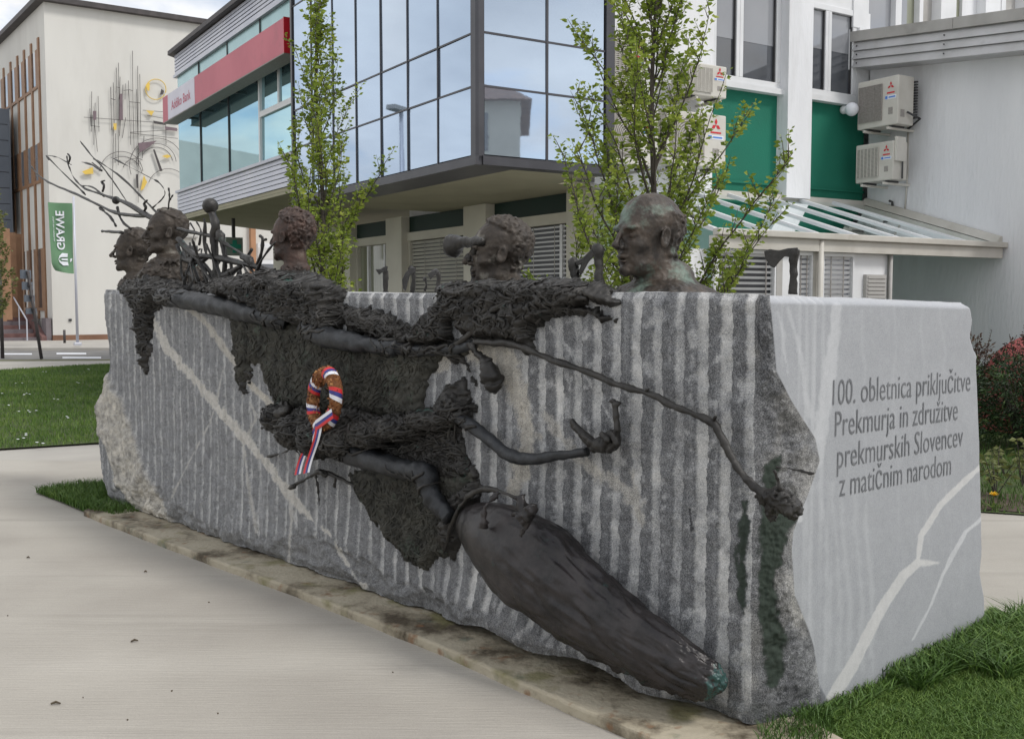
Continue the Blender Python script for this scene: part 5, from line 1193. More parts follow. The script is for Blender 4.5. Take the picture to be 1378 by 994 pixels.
crust('net_patch', [([(312,424),(340,420),(420,440),(480,455),(560,462),(640,462),(632,480),(600,480),(575,505),(572,560),(600,570),(612,620),(600,600),(520,560),(440,552),(372,548),(362,520),(350,488),(338,492),(331,523),(322,520),(316,475)], .018, .016)], 'bronze_net', seed=2.0, net=1.0)
crust('net_patch', [([(470,640),(520,625),(590,640),(612,610),(640,640),(635,668),(610,700),(606,745),(590,752),(572,765),(548,752),(520,718),(498,690),(483,665)], .022, .018)], 'bronze_net', seed=5.0, net=1.0)
crust('crust', [([(600,556),(560,590),(480,600),(470,585),(540,560),(615,565),(640,640),(620,650),(560,636),(500,610)], .03, .022)], 'bronze', seed=8.0)
crust('crust', [([(288,376),(340,372),(372,365),(405,372),(440,378),(462,392),(466,430),(462,452),(430,448),(395,440),(372,428),(330,412),(300,404)], .10, .035),
    ([(465,415),(500,418),(540,430),(560,455),(545,470),(500,455),(470,446)], .035, .02),
    ([(538,462),(560,440),(585,415),(606,384),(650,380),(700,378),(770,380),(800,392),(790,412),(758,424),(742,432),(722,446),(716,474),(698,466),(660,458),(636,455),(620,462),(560,470)], .055, .03),
    ([(622,462),(600,478),(610,486),(630,490),(640,520),(622,475)], .03, .02), ([(590,540),(602,520),(622,512),(636,540),(640,556),(610,562),(586,558)], .06, .025),
    ([(600,690),(612,660),(640,648),(650,668),(628,700),(622,735),(612,752),(600,742),(596,715)], .06, .03)], 'bronze', seed=11.0, hole=[[(609,436),(618,428),(628,434),(630,458),(612,459)]])
crust('crust', [([(168,384),(200,376),(238,386),(240,398),(222,408),(206,425),(203,460),(201,488),(197,503),(191,490),(190,465),(183,445),(186,425),(176,408)], .07, .03)], 'bronze', seed=15.0)
crust('crust', [([(320,495),(332,492),(336,505),(330,528),(324,524)], .04, .02)], 'bronze', seed=17.0)
crust('crust', [([(770,388),(800,384),(838,408),(838,414),(805,410),(780,404)], .05, .02), ([(755,412),(790,410),(828,430),(826,437),(790,426),(760,424)], .04, .02)], 'bronze', seed=19.0)
# lumps on the top edge (free standing masses round the shoulders)
def lumps(name, items, res=.014, amp=.035, mt='bronze', hs=11, lab=None):
    c = np.array([[FS.tz(x,y,n)[0], n, FS.tz(x,y,n)[1]] for x,y,n,r in items]); R_ = np.array([r if hasattr(r,'__len__') else (r,r,r) for *_,r in items])
    lo = (c-R_).min(0)-.07; hi = (c+R_).max(0)+.07
    def f(X,Y,Z):
        d = None
        for q, r in zip(c,R_): e = ell(X,Y,Z,q,r); d = e if d is None else smin(d,e,.05)
        k = np.abs(d) < amp*2.6; X, Y, Z, dk = X[k], Y[k], Z[k], d[k]
        r1 = 1-np.abs(fbm(X*hs,Y*hs,Z*hs,3))*3; d[k] = dk - amp*(r1*.5+fbm(X*hs*2.2,Y*hs*2.2,Z*hs*2.2,3)*1.3); return d
    V, F = surface_nets(f, lo, hi, res); Wd = fpos(V[:,0], V[:,2], V[:,1])
    return mesh_np(name, Wd, F[:,::-1], MT[mt], rel if lab is None else None, True, {'patina': fbm(V[:,0]*4,V[:,1]*4,V[:,2]*4,2)*.4})
lumps('crust_mound', [(192,390,-.10,(.16,.16,.05)),(215,386,-.2,(.22,.22,.07)),(250,391,-.3,(.25,.25,.04)),(180,389,-.3,(.12,.12,.04))], hs=17, amp=.026, res=.011)
lumps('crust_mound', [(300,391,-.15,(.14,.14,.045)),(335,388,-.2,(.18,.18,.05)),(372,386,-.12,(.22,.2,.06)),(404,390,-.05,(.20,.15,.06)),(430,396,-.05,(.15,.12,.05)),(392,378,-.3,(.24,.2,.06)),(452,402,-.1,(.08,.1,.03))], hs=17, amp=.028, res=.011)
lumps('crust_mound', [(618,391,-.10,(.10,.1,.03)),(660,394,-.2,(.26,.22,.03)),(700,393,-.2,(.26,.22,.035)),(745,392,-.1,(.20,.18,.035)),(780,394,-.1,(.14,.12,.025)),(812,396,-.05,(.10,.05,.018))], hs=19, amp=.022, res=.010)
# the reclining trunk in the middle of the face
lumps('reclining_trunk', [(378,562,.06,(.11,.11,.09)),(400,580,.08,(.13,.12,.10)),(430,590,.09,(.13,.12,.11)),(462,592,.10,(.13,.12,.10)),(500,583,.08,(.14,.12,.08)),(540,575,.06,(.16,.12,.06)),(580,565,.05,(.14,.1,.05)),(612,556,.04,(.10,.06,.04)),(480,560,.03,(.15,.08,.05)),(420,560,.03,(.14,.08,.05)),(606,538,.04,(.06,.05,.04))], amp=.024, hs=18, res=.010)
def limb(pts, name='arm', mt='bronze_arm', wob=.0, seg=18, sub=9, par=None, amp=.004):
    """pts: (px, py, n, r)"""
    P = [(*DOWN(x,y,n), r) for x,y,n,r in pts]; Q = []
    for i in range(len(P)-1):
        p0, p1, p2, p3 = [np.array(P[max(0,min(len(P)-1,j))]) for j in (i-1,i,i+1,i+2)]
        for k in range(sub):
            t = k/sub; Q.append(.5*((2*p1)+(-p0+p2)*t+(2*p0-5*p1+4*p2-p3)*t*t+(-p0+3*p1-3*p2+p3)*t**3))
    Q.append(np.array(P[-1])); mb = MB().tube([q[:3] for q in Q], [max(q[3],.002) for q in Q], seg)
    V = np.array(mb.v)
    a = amp*1.3*(1-np.abs(fbm(V[:,0]*14,V[:,1]*14,V[:,2]*22,3))*3.4) + amp*2.2*fbm(V[:,0]*30,V[:,1]*30,V[:,2]*30,3) + amp*2.0*fbm(V[:,0]*6,V[:,1]*6,V[:,2]*6,2)
    cen = np.repeat(np.array([q[:3] for q in Q]), seg, 0); V[:len(cen)] += (V[:len(cen)]-cen)/np.maximum(np.linalg.norm(V[:len(cen)]-cen,axis=1)[:,None],1e-4)*a[:len(cen),None]
    mb.v = [tuple(v) for v in V]; return mb.build(name, MT[mt], rel if par is None else par, True)
limb([(216,399,.05,.05),(240,402,.07,.062),(275,408,.07,.058),(310,415,.07,.060),(345,423,.07,.056),(375,431,.07,.050),(385,434,.05,.04)], amp=.007)
limb([(412,440,.06,.05),(430,450,.08,.06),(460,458,.08,.05),(500,465,.07,.042),(532,469,.06,.034)], amp=.006)
limb([(530,469,.04,.03),(570,472,.05,.026),(610,469,.04,.022),(640,462,.04,.018)], amp=.004)
limb([(452,606,.08,.04),(480,613,.10,.055),(520,625,.11,.050),(556,633,.11,.048),(572,640,.11,.055),(578,662,.11,.046),(592,682,.11,.040),(606,694,.10,.034)], amp=.006)
limb([(606,558,.06,.02),(630,570,.07,.030),(660,592,.08,.030),(685,612,.09,.028),(715,617,.09,.024),(750,613,.08,.018),(790,608,.07,.016)], amp=.003)
limb([(640,460,.05,.016),(690,463,.06,.014),(740,483,.06,.014),(790,500,.06,.013),(830,517,.07,.012),(868,528,.07,.012),(905,545,.08,.012),(930,556,.08,.012),(958,568,.09,.016),(972,590,.09,.014),(988,622,.09,.013),(1010,650,.09,.014),(1035,668,.09,.022)], 'branch', 'bronze', amp=.003)
limb([(868,528,.07,.008),(873,522,.08,.004)], 'twig', 'bronze'); limb([(958,568,.09,.01),(963,560,.10,.004)], 'twig', 'bronze')
limb([(600,474,.04,.012),(630,452,.05,.014),(652,428,.06,.014),(672,412,.06,.013),(700,402,.06,.012),(740,398,.06,.012),(790,402,.06,.011)], 'branch', 'bronze', amp=.003)
limb([(633,462,.05,.012),(642,474,.06,.012),(652,484,.07,.014),(657,492,.07,.03),(661,508,.07,.045),(664,520,.07,.036),(666,530,.06,.008)], 'hanging_pod', 'bronze', amp=.009)
limb([(372,562,.09,.04),(380,556,.12,.035),(388,550,.13,.02)], 'stump', 'bronze', amp=.008)
# twigs below the wreath
limb([(392,655,.04,.006),(410,645,.05,.006),(432,634,.06,.008),(450,640,.05,.006),(475,652,.04,.005),(500,664,.03,.004)], 'twig', 'bronze')
limb([(432,634,.06,.012),(437,637,.07,.018),(441,640,.06,.01)], 'bud', 'bronze'); limb([(388,657,.05,.006),(393,655,.06,.013),(398,652,.05,.005)], 'bud', 'bronze')
limb([(425,638,.05,.004),(428,660,.04,.003),(430,680,.03,.002)], 'twig', 'bronze'); limb([(452,641,.05,.004),(450,655,.04,.003)], 'twig', 'bronze'); limb([(360,614,.03,.004),(378,610,.04,.004),(395,604,.05,.005),(405,615,.05,.004)], 'twig', 'bronze')
limb([(352,576,.03,.003),(366,572,.05,.004)], 'twig', 'bronze'); limb([(612,600,.02,.007),(612,560,.05,.006),(604,585,.04,.006),(612,618,.03,.006),(622,632,.03,.006)], 'twig', 'bronze'); limb([(598,742,.05,.006),(610,700,.10,.008),(630,668,.14,.009),(660,658,.15,.008),(700,672,.15,.006)], 'cord', 'bronze')
# clump and twigs at the branch end, hand
lumps('gnarled_end', [(1046,668,.08,(.03,.03,.025)),(1058,676,.08,(.028,.03,.03)),(1068,686,.09,(.022,.03,.028)),(1030,668,.07,(.03,.03,.02)),(1040,690,.05,(.014,.02,.03))], res=.005, amp=.012, hs=26)
limb([(1050,660,.09,.006),(1047,645,.10,.005),(1042,632,.11,.004)], 'twig', 'bronze'); limb([(1045,628,.10,.004),(1062,630,.10,.003),(1078,634,.10,.004),(1096,637,.10,.003)], 'twig', 'bronze')
def hand_fn(X,Y,Z): return None
hc = DOWN(815,594,.075)
def hp(px,py,n=.075): return np.array(DOWN(px,py,n))
def hand(X,Y,Z):
    d = ell(X,Y,Z,hp(812,598),(.050,.035,.034)); d = smin(d, ell(X,Y,Z,hp(824,592,.085),(.035,.030,.045)), .02)
    fing = [[(800,606,.07),(788,592,.08),(776,576,.085),(770,567,.085)],[(804,604,.09),(794,594,.11),(785,586,.115)],[(812,604,.10),(818,592,.125),(810,584,.12)],[(820,606,.10),(830,596,.12),(824,584,.12)],[(828,598,.08),(831,578,.085),(829,560,.085),(827,546,.085)]]
    for i, fg in enumerate(fing):
        for a, b in zip(fg[:-1],fg[1:]): d = smin(d, cap(X,Y,Z,hp(*a),hp(*b),.0115,.0100), .006)
    d = smin(d, ell(X,Y,Z,hp(831,543),(.018,.014,.009)), .006); d = smin(d, ell(X,Y,Z,hp(824,540),(.014,.012,.010)), .006)
    d = smin(d, cap(X,Y,Z,hp(772,572,.08),hp(800,598,.07),.012,.020), .01)
    k = np.abs(d)<.02; d[k] -= .004*(1-np.abs(fbm(X[k]*30,Y[k]*30,Z[k]*30,3))*3); return d
c_ = np.array(hc); Vh, Fh = surface_nets(hand, c_-np.array([.24,.2,.16]), c_+np.array([.16,.2,.24]), .0045)
mesh_np('hand', Vh, Fh, MT['bronze'], rel)
# ---------------------------------------------------------------- wiry strands that cling to the crust
from mathutils.bvhtree import BVHTree
def bvh_of(names):
    vs, fs = [], []
    for o in rel.children:
        if o.name.split('.')[0] in names:
            k = len(vs); vs += [v.co.copy() for v in o.data.vertices]; fs += [tuple(k+i for i in p.vertices) for p in o.data.polygons]
    return BVHTree.FromPolygons(vs, fs)
def strands(name, polys, n, rad, mt, names, step=4.0, length=(6,16), ang=None, seed=1, curl=.5):
    bv = bvh_of(names); r_ = random.Random(seed); mb = MB(); nn = Vector((FS.n.x,FS.n.y,0)); k = 0; tries = 0
    while k < n and tries < n*6:
        tries += 1; poly = polys[r_.randrange(len(polys))]; xs = [q[0] for q in poly]; ys = [q[1] for q in poly]
        x, y = r_.uniform(min(xs),max(xs)), r_.uniform(min(ys),max(ys))
        if not inpoly(np.array([x]),np.array([y]),poly)[0]: continue
        a = r_.uniform(0,6.28) if ang is None else ang+r_.gauss(0,.35); pts = []; L_ = r_.randint(*length)
        for i in range(L_):
            p = DOWN(x,y,.0)+nn*.7; hit = bv.ray_cast(p, -nn, .95)
            if hit[0] is None: break
            pts.append(hit[0]+nn*rad*(.2+.9*r_.random())); a += r_.gauss(0,curl*.5); x += math.cos(a)*step; y += math.sin(a)*step*.9
        if len(pts) > 2:
            R_ = rad*(.5+1.5*r_.random()**2); mb.tube(pts, [R_*(.4+.8*math.sin(math.pi*(i+.5)/len(pts))) for i in range(len(pts))], 5); k += 1
    o = mb.build(name, MT[mt], rel, True); o['kind'] = 'stuff'; return o
cr = ('crust','crust_mound','reclining_trunk')
strands('strands', [[(290,372),(372,362),(460,392),(466,446),(400,440),(300,402)], [(538,466),(606,384),(700,378),(800,392),(760,426),(716,470),(640,456)], [(172,386),(236,386),(206,425),(197,500),(186,425)], [(465,415),(540,430),(560,455),(470,446)]], 620, .0046, 'bronze', cr, 3.2, (5,20), seed=3, curl=1.0)
strands('strands', [[(362,550),(440,555),(600,556),(638,545),(640,650),(612,690),(600,640),(500,600),(400,600)]], 340, .0042, 'bronze', cr, 3.6, (5,18), seed=5, curl=1.0)
strands('strands', [[(200,392),(250,390),(250,412),(205,408)],[(350,412),(430,428),(445,462),(360,446)],[(520,455),(625,458),(625,482),(520,482)],[(440,592),(500,600),(490,632),(450,622)],[(560,625),(600,650),(615,705),(580,690)],[(596,550),(640,556),(650,590),(600,575)]], 190, .0055, 'bronze', cr+('arm',), 3.2, (5,14), seed=11, curl=.8)
strands('net_fibres', [[(314,426),(420,445),(632,470),(575,505),(600,560),(372,548),(350,488),(322,520)], [(470,640),(600,640),(635,668),(606,745),(572,765),(520,718)]], 1100, .0029, 'bronze_net', ('net_patch',), 4, (4,10), ang=1.75, seed=7, curl=.6)
# ---------------------------------------------------------------- the big drooping sack
st = [(622,706,.07,.05),(634,708,.10,.105),(655,718,.12,.165),(685,738,.13,.210),(722,766,.13,.222),(760,794,.12,.205),(800,824,.11,.180),(845,856,.10,.152),(885,880,.10,.128),(920,900,.09,.108),(945,912,.08,.092),(960,919,.07,.074),(969,924,.06,.052),(973,927,.05,.015)]
Pp = np.array([[*DOWN(x,y,n), r] for x,y,n,r in st]); 
ss = np.linspace(0,1,len(Pp)); sN = np.linspace(0,1,190); Qp = np.stack([np.interp(sN, ss, Pp[:,i]) for i in range(4)],1)
for _ in range(35): Qp[1:-1] = .5*Qp[1:-1]+.25*(Qp[:-2]+Qp[2:])
ax3 = np.gradient(Qp[:,:3],axis=0); ax3 /= np.linalg.norm(ax3,axis=1)[:,None]; no3 = np.array([fnrm[0],fnrm[1],0.])[None]-ax3*(ax3@np.array([fnrm[0],fnrm[1],0.]))[:,None]; no3 /= np.linalg.norm(no3,axis=1)[:,None]; si3 = np.cross(ax3,no3)
th = np.linspace(0,2*np.pi,140,endpoint=False); T, Sg = np.meshgrid(th, sN); ct, sn = np.cos(T), np.sin(T)
aL = Sg*2.1; bL, cL = sn*.2, ct*.2; fold = np.clip((1-np.abs(fbm(aL*2.2+bL*5, bL*9-aL*2.4, cL*9,3))*3.6),-.6,1)*smooth1((Sg-.18)/.15); wr = fbm(aL*5, bL*6, cL*6,4); fine_ = (1-np.abs(fbm(aL*13+bL*9, bL*19-aL*7, cL*19,3))*3.2)*smooth1((Sg-.15)/.2); ring_ = np.sin(Sg*170+wr*3)*smooth1((.16-Sg)/.08)
deep = 1-np.abs(fbm(aL*1.6+bL*4+3, bL*5-aL*2, cL*5,2))*5; deep = np.clip(deep,0,1)*smooth1((Sg-.25)/.15)
rr3 = Qp[:,3][:,None]*(1+.055*fold+.07*wr+.016*ring_-.08*deep+.020*fine_+.22*np.clip(fbm(aL*16,bL*18,cL*18,4),-.3,1)*np.maximum(smooth1((Sg-.76)/.12), smooth1((Sg-.4)/.1)*smooth1((sn*(1 if si3[90,2]<0 else -1)-.55)/.25)))
Vs = Qp[:,None,:3]+ (no3[:,None,:]*ct[...,None]*.72 + si3[:,None,:]*sn[...,None])*rr3[...,None]
nS, nT = T.shape; I = np.arange(nS-1)[:,None]*nT+np.arange(nT)[None]; I2 = np.arange(nS-1)[:,None]*nT+(np.arange(nT)[None]+1)%nT
Fs = np.stack([I,I2,I2+nT,I+nT],-1).reshape(-1,4)
patn = ((.75+1.6*fbm(aL*22,bL*24,cL*24,3))*smooth1((Sg-.80)/.08)+.35*smooth1((Sg-.45)/.2)*smooth1((sn*(1 if si3[90,2]<0 else -1)-.55)/.3) + .25*fbm(Sg*6,sn*3,ct*3,3)*(Sg>.5))
sack = mesh_np('bronze_sack', Vs.reshape(-1,3), Fs, MT['bronze_sack'], None, True, {'patina': patn})
tag(sack, 'big drooping brown bronze sack shape hanging down the stone face with green tip', 'sculpture')
for a_ in ([(700,668,.28,.02),(706,700,.30,.022),(700,720,.30,.006)], [(690,690,.29,.006),(700,695,.31,.02),(712,690,.30,.018),(716,678,.28,.008)], [(672,662,.22,.006),(655,680,.27,.008),(650,710,.28,.005)]): limb(a_, 'lump', 'bronze_sack', par=sack, amp=.010)
# ---------------------------------------------------------------- branches above the far end
def branchthing(label, parts, balls=(), group='bronze branches rising from the far end of the block', n0=-.25):
    x, y = parts[0][0][:2]; e = tag(empty('bronze_branch', DOWN(x,y,n0)), label, 'branch', group)
    for i, p in enumerate(parts): limb([(a,b,n0+(c if len(q_)>3 else 0),r*.72) for q_ in p for (a,b,c,r) in [q_ if len(q_)==4 else (q_[0],q_[1],0,q_[2])]], 'branch' if i==0 else 'twig', 'bronze', par=e, seg=8, sub=4, amp=.003)
    for bx,by,r in balls: 
        q = DOWN(bx,by,n0); MB().ball(q, r, 16, 12, .02).build('ball', MT['bronze'], e, True)
    return e
branchthing('longest bronze branch, forking far to the upper left, with a ball bud', [[(215,298,.030),(195,288,.028),(172,274,.024),(150,266,.018),(132,260,.014),(115,254,.012),(100,240,.008),(92,222,.006),(90,210,.007)],
  [(200,291,.02),(180,290,.018),(155,286,.016),(125,272,.014),(95,258,.013),(65,245,.010),(50,234,.008),(42,224,.006)],[(115,262,.010),(98,245,.008),(80,228,.006),(62,209,.005),(66,215,.004)],[(140,264,.012),(125,252,.009),(110,250,.006)],
  [(172,274,.007),(155,248,.006),(138,225,.006),(122,208,.004),(108,190,.004)],[(92,222,.006),(94,212,.010),(91,207,.008)],[(62,209,.004),(78,212,.003),(96,222,.003)],[(138,258,.010),(140,250,.012),(137,245,.011),(141,243,.004)],[(110,218,.005),(124,222,.008),(137,230,.008)]], [(156,269.5,.034)])
branchthing('thin curved bronze branch arching behind the second head', [[(215,290,.010),(195,270,.009),(165,240,.008),(140,222,.007),(126,214,.006)],[(205,280,.006),(218,268,.005),(222,258,.004),(214,246,.004),(200,238,.003),(150,212,.003)],[(226,282,.007),(228,266,.007),(227,253,.008)],[(228,270,.004),(233,262,.003)],[(190,290,.010),(196,280,.010),(194,274,.018),(198,270,.012)]])
branchthing('short bronze branch with knobs over the leftmost head', [[(176,308,.010),(165,298,.012),(160,288,.012),(158,278,.012)],[(156,304,.010),(150,294,.009),(142,286,.009),(137,282,.018),(134,280,.010)],[(137.5,311,.016),(150,312,.016),(165,313,.014)]])
branchthing('upright bronze post with round head between second and third busts', [[(292,385,.030),(290,360,.030),(289,335,.036),(288,318,.040),(290,303,.045),(286,290,.032),(284,284,.026)],[(278,345,.014),(275,325,.012),(276,305,.016),(274,294,.006)],[(300,380,.016),(303,350,.018),(300,330,.022),(297,318,.040),(294,312,.03)],[(273,271,.003),(279,268,.003)]], [(283,277,.058)])
branchthing('straight bronze branch slanting down behind the third bust', [[(240,322,.030),(260,342,.028),(290,346,.030),(320,353,.026),(350,360,.022),(380,368,.020),(400,372,.014)],[(240,308,.020),(262,313,.018),(285,318,.016),(310,332,.014),(330,345,.013),(345,358,.012)],[(330,352,.012),(345,372,.010),(355,385,.010)],[(345,358,.012),(352,340,.01),(353,322,.012),(350,318,.01)],[(353,324,.006),(358,322,.014)],[(310,350,.014),(312,370,.014),(310,386,.016)],[(355,362,.014),(354,380,.014),(355,388,.010)],[(318,385,.01),(324,372,.01),(322,358,.01)],[(370,366,.014),(372,380,.016),(371,388,.012)]])
branchthing('bent bronze branch dropping from the second head to the stone', [[(240,322,.028),(262,345,.026),(280,362,.024),(288,378,.024),(294,392,.020)],[(238,330,.022),(250,350,.018),(270,352,.02),(286,342,.016)],[(250,365,.012),(268,380,.012),(290,392,.012)],[(262,352,.04),(252,350,.03),(246,348,.02)],[(256,300,.004),(262,312,.006),(258,325,.004)],[(300,372,.03),(312,366,.03),(325,358,.02)],[(326,345,.03),(336,350,.04),(340,360,.02)],[(330,362,.012),(338,378,.012)],[(268,330,.012),(270,310,.010),(264,298,.006)]])
for k_ in range(4):
    pr = []
    for j_ in range(5):
        x = 246+random.random()*105; y = 388-random.random()*10; x2 = x+random.uniform(-32,32); y2 = y-random.uniform(20,58); xm, ym = (x+x2)/2+random.uniform(-6,6), (y+y2)/2+random.uniform(-6,6)
        n_ = random.uniform(-.25,.1); pr.append([(x,y,n_,.013),(xm,ym,n_,.011),(x2,y2,n_+random.uniform(-.1,.1),.007)])
    branchthing(('tangle of thin bronze twigs just right of the second bust','tangle of thin bronze twigs at the foot of the round headed post','tangle of thin bronze twigs under the slanting branch','tangle of thin bronze twigs left of the third bust')[k_], pr)
# ---------------------------------------------------------------- farm tools standing on the block
def tool(label, cols, name='bronze_hoe', n=-.3, blades=(), cat='hoe'):
    e = tag(empty(name, DOWN(cols[0][0],cols[0][1],n)), label, cat, 'small bronze tools standing on the block')
    limb([(x,y,n,r) for x,y,r in cols], 'handle', 'bronze', par=e, seg=10, sub=4, amp=.003)
    for bl in blades:
        a = [DOWN(x,y,n-.015) for x,y in bl]; b_ = [DOWN(x,y,n+.015) for x,y in bl]; m_ = len(a); mb = MB(); mb.v = [tuple(p) for p in a+b_]
        mb.f = [tuple(reversed(range(m_))), tuple(range(m_,2*m_))]+[(i,(i+1)%m_,m_+(i+1)%m_,m_+i) for i in range(m_)]; mb.build('blade', MT['bronze'], e, bevel=.004)
    return e
tool('largest bronze hoe with broad blade, alone on the nearer block end', [(1067,396,.016),(1068,375,.014),(1067,355,.014),(1069,342,.018),(1072,335,.012)], n=-.45, blades=[[(1028,338),(1036,335),(1048,337),(1060,334),(1074,333),(1073,343),(1066,347),(1056,345),(1049,352),(1042,361),(1036,358),(1030,348)]])
tool('small bronze hoe in front of the first cream pillar, leftmost hoe', [(518.5,393,.012),(519,378,.011),(519,364,.013)], blades=[[(505,362),(512,362),(518,358),(522,358),(521,366),(514,367),(510,370)]])
tool('bronze hoe with long curved blade before the closed blind', [(554,393,.012),(557,380,.010),(556,366,.014),(552,361,.018)], blades=[[(541,376),(546,366),(553,360),(560,360),(559,367),(552,370),(549,380),(546,392),(542,388)]])
tool('forked bronze tool with two thin legs between hoe and horn', [(590,391,.012),(590,378,.010),(589,366,.012),(582,366,.010)], blades=[[(575,368),(581,365),(592,365),(590,369),(584,371),(579,377)]])
e_ = tool('knobby little bronze stake beside the forked tool', [(572,391,.010),(574,384,.009),(572,376,.012),(571,373,.006)], name='bronze_stake', cat='stake')
tool('tall bent bronze tool with folded arm just left of the largest bust', [(806,390,.022),(805,375,.018),(806,362,.016),(805,348,.016),(806,337,.024),(801,333,.020)], n=-.12, blades=[[(797,334),(805,330),(806,338),(800,344),(792,353),(786,364),(782,371),(778,366),(782,356),(776,358),(774,352),(784,347)]])
tool('crooked bronze figure like stake with short arms beside the bent tool', [(776,394,.02),(775,378,.02),(773,366,.018),(772,352,.02),(773,346,.01)], name='bronze_stake', n=-.12, blades=[[(766,361),(773,366),(780,357),(778,364),(775,372),(768,366)]], cat='stake')
# horn held before the eyes of the second nearest bust
hn = tag(empty('bronze_horn', DOWN(640,388,-.22)), 'flared bronze horn on a knotty stand in front of the curly bust', 'horn')
limb([(636,390,-.22,.016),(637,372,-.22,.013),(637,360,-.22,.015),(636,352,-.22,.018),(638,342,-.22,.014),(642,330,-.22,.016)], 'stand', 'bronze', par=hn, amp=.003)
limb([(651,324,-.20,.020),(642,325,-.2,.024),(634,326,-.2,.022),(626,326,-.2,.026),(619,327,-.2,.034),(613,329,-.2,.052),(609,331,-.2,.062),(608,331,-.2,.054)], 'bell', 'bronze', par=hn, amp=.003)
limb([(632,342,-.2,.012),(630,347,-.2,.022),(632,352,-.2,.010)], 'knob', 'bronze', par=hn, amp=.003)
# ---------------------------------------------------------------- wreath with ribbons
cW = DOWN(437,537,.20); wr_ = tag(empty('wreath', cW), 'narrow oval brown wreath wound with white, blue and red ribbon', 'wreath')
MT['wreath'] = mat('dry_wreath', (.30,.12,.04), (.14,.055,.025), 60, .9, bump=1, bscale=120, c3=(.45,.22,.09), s3=30, t3=(.5,.6)); RC = [mat('ribbon_white',(.72,.72,.76),None,rough=.55), mat('ribbon_blue',(.035,.045,.22),None,rough=.55), mat('ribbon_red',(.58,.025,.03),None,rough=.55)]
a1, a2, rt = .115, .148, .036
def wp(phi, th, r): 
    cx_, cz_ = a1*math.cos(phi), a2*math.sin(phi); tilt = .18*cz_
    n_ = Vector((math.cos(phi)/a1, math.sin(phi)/a2)).normalized()
    q = Vector((cx_+tilt+n_.x*r*math.cos(th), cz_+n_.y*r*math.cos(th))); return cW + Vector((-FS.d.x,-FS.d.y,0))*q.x + Vector((0,0,1))*q.y + Vector((FS.n.x,FS.n.y,0))*(r*math.sin(th))
mb = MB(); A_, B_ = 90, 20
for i in range(A_):
    for j in range(B_): mb.v.append(tuple(wp(2*math.pi*i/A_, 2*math.pi*j/B_, rt*random.uniform(.86,1.06))))
mb.f = [(i*B_+j, ((i+1)%A_)*B_+j, ((i+1)%A_)*B_+(j+1)%B_, i*B_+(j+1)%B_) for i in range(A_) for j in range(B_)]
mb.build('ring', MT['wreath'], wr_, True)
for ph0 in (R(20), R(75), R(150), R(205), R(265), R(-30)):
    for s_ in range(3):
        mb = MB(); w_ = R(8.5)
        for k in range(17):
            th_ = -1.9+3.9*k/16; off = ph0+.22*(k/16-.5)*2
            for e in (0,1): mb.v.append(tuple(wp(off+(s_+e-1.5)*w_, th_+math.pi/2-0.0, rt*1.09)))
        mb.f = [(2*k,2*k+1,2*k+3,2*k+2) for k in range(16)]; mb.build('ribbon_stripe', RC[s_], wr_, True)
for x0,y0,x1,y1,ph_ in ((430,560,414,634,0),(422,572,401,636,1)):
    for s_ in range(3):
        mb = MB()
        for k in range(13):
            t = k/12; x = x0+(x1-x0)*t+2.0*math.sin(t*5+ph_); y = y0+(y1-y0)*t; c = DOWN(x,y,.225-.05*ph_+.02*math.sin(t*6))
            rg = Vector((-FS.d.x,-FS.d.y,0)).normalized()
            for e in (0,1): mb.v.append(tuple(c + rg*(( (s_ if ph_ else s_)+e-1.5)*-.0235)+Vector((0,0,-.006*(s_+e)))))
        mb.f = [(2*k,2*k+1,2*k+3,2*k+2) for k in range(12)]; o_ = mb.build('ribbon_tail', RC[s_], wr_, True)
for s_ in range(3):
    mb = MB()
    for k in range(7):
        t = k/6; c = DOWN(424+22*t, 572-16*t, .245+.015*math.sin(t*3))
        for e in (0,1): mb.v.append(tuple(c+Vector((0,0,(s_+e-1.5)*-.017))+Vector((-FS.d.x,-FS.d.y,0))*(.006*(s_+e))))
    mb.f = [(2*k,2*k+1,2*k+3,2*k+2) for k in range(6)]; mb.build('ribbon_knot', RC[s_], wr_, True)
# ================================================================ TREES AND PLANTS
def leaf_mat(name, a, b, c, tr=.35):
    m = bpy.data.materials.new(name); m.use_nodes=True; nt=m.node_tree; N=nt.nodes; L=nt.links; N.clear()
    o=N.new('ShaderNodeOutputMaterial'); at=N.new('ShaderNodeAttribute'); at.attribute_name='tone'; r=N.new('ShaderNodeValToRGB'); r.color_ramp.elements[0].color=(*a,1); r.color_ramp.elements[1].color=(*c,1)
    q=r.color_ramp.elements.new(.5); q.color=(*b,1); L.new(at.outputs['Fac'], r.inputs[0])
    p=N.new('ShaderNodeBsdfPrincipled'); p.inputs['Roughness'].default_value=.5; p.inputs['Specular IOR Level'].default_value=.35; t=N.new('ShaderNodeBsdfTranslucent'); x=N.new('ShaderNodeMixShader'); x.inputs[0].default_value=tr
    L.new(r.outputs[0],p.inputs['Base Color']); L.new(r.outputs[0],t.inputs[0]); L.new(p.outputs[0],x.inputs[1]); L.new(t.outputs[0],x.inputs[2]); L.new(x.outputs[0],o.inputs[0]); return m
MT['leaf'] = leaf_mat('young_leaf', (.09,.135,.016), (.23,.31,.040), (.40,.45,.085))
MT['leaf2'] = leaf_mat('olive_leaf', (.10,.12,.03), (.16,.18,.06), (.24,.25,.10))
MT['leaf_dark'] = leaf_mat('conifer_leaf', (.010,.022,.008), (.022,.050,.014), (.085,.15,.035), .15)
MT['leaf_red'] = leaf_mat('dark_red_leaf', (.05,.022,.018), (.085,.045,.030), (.14,.10,.045), .15)
MT['bark'] = mat('bark', (.055,.045,.038), (.085,.072,.060), 12, .9, bump=.6, bscale=60)
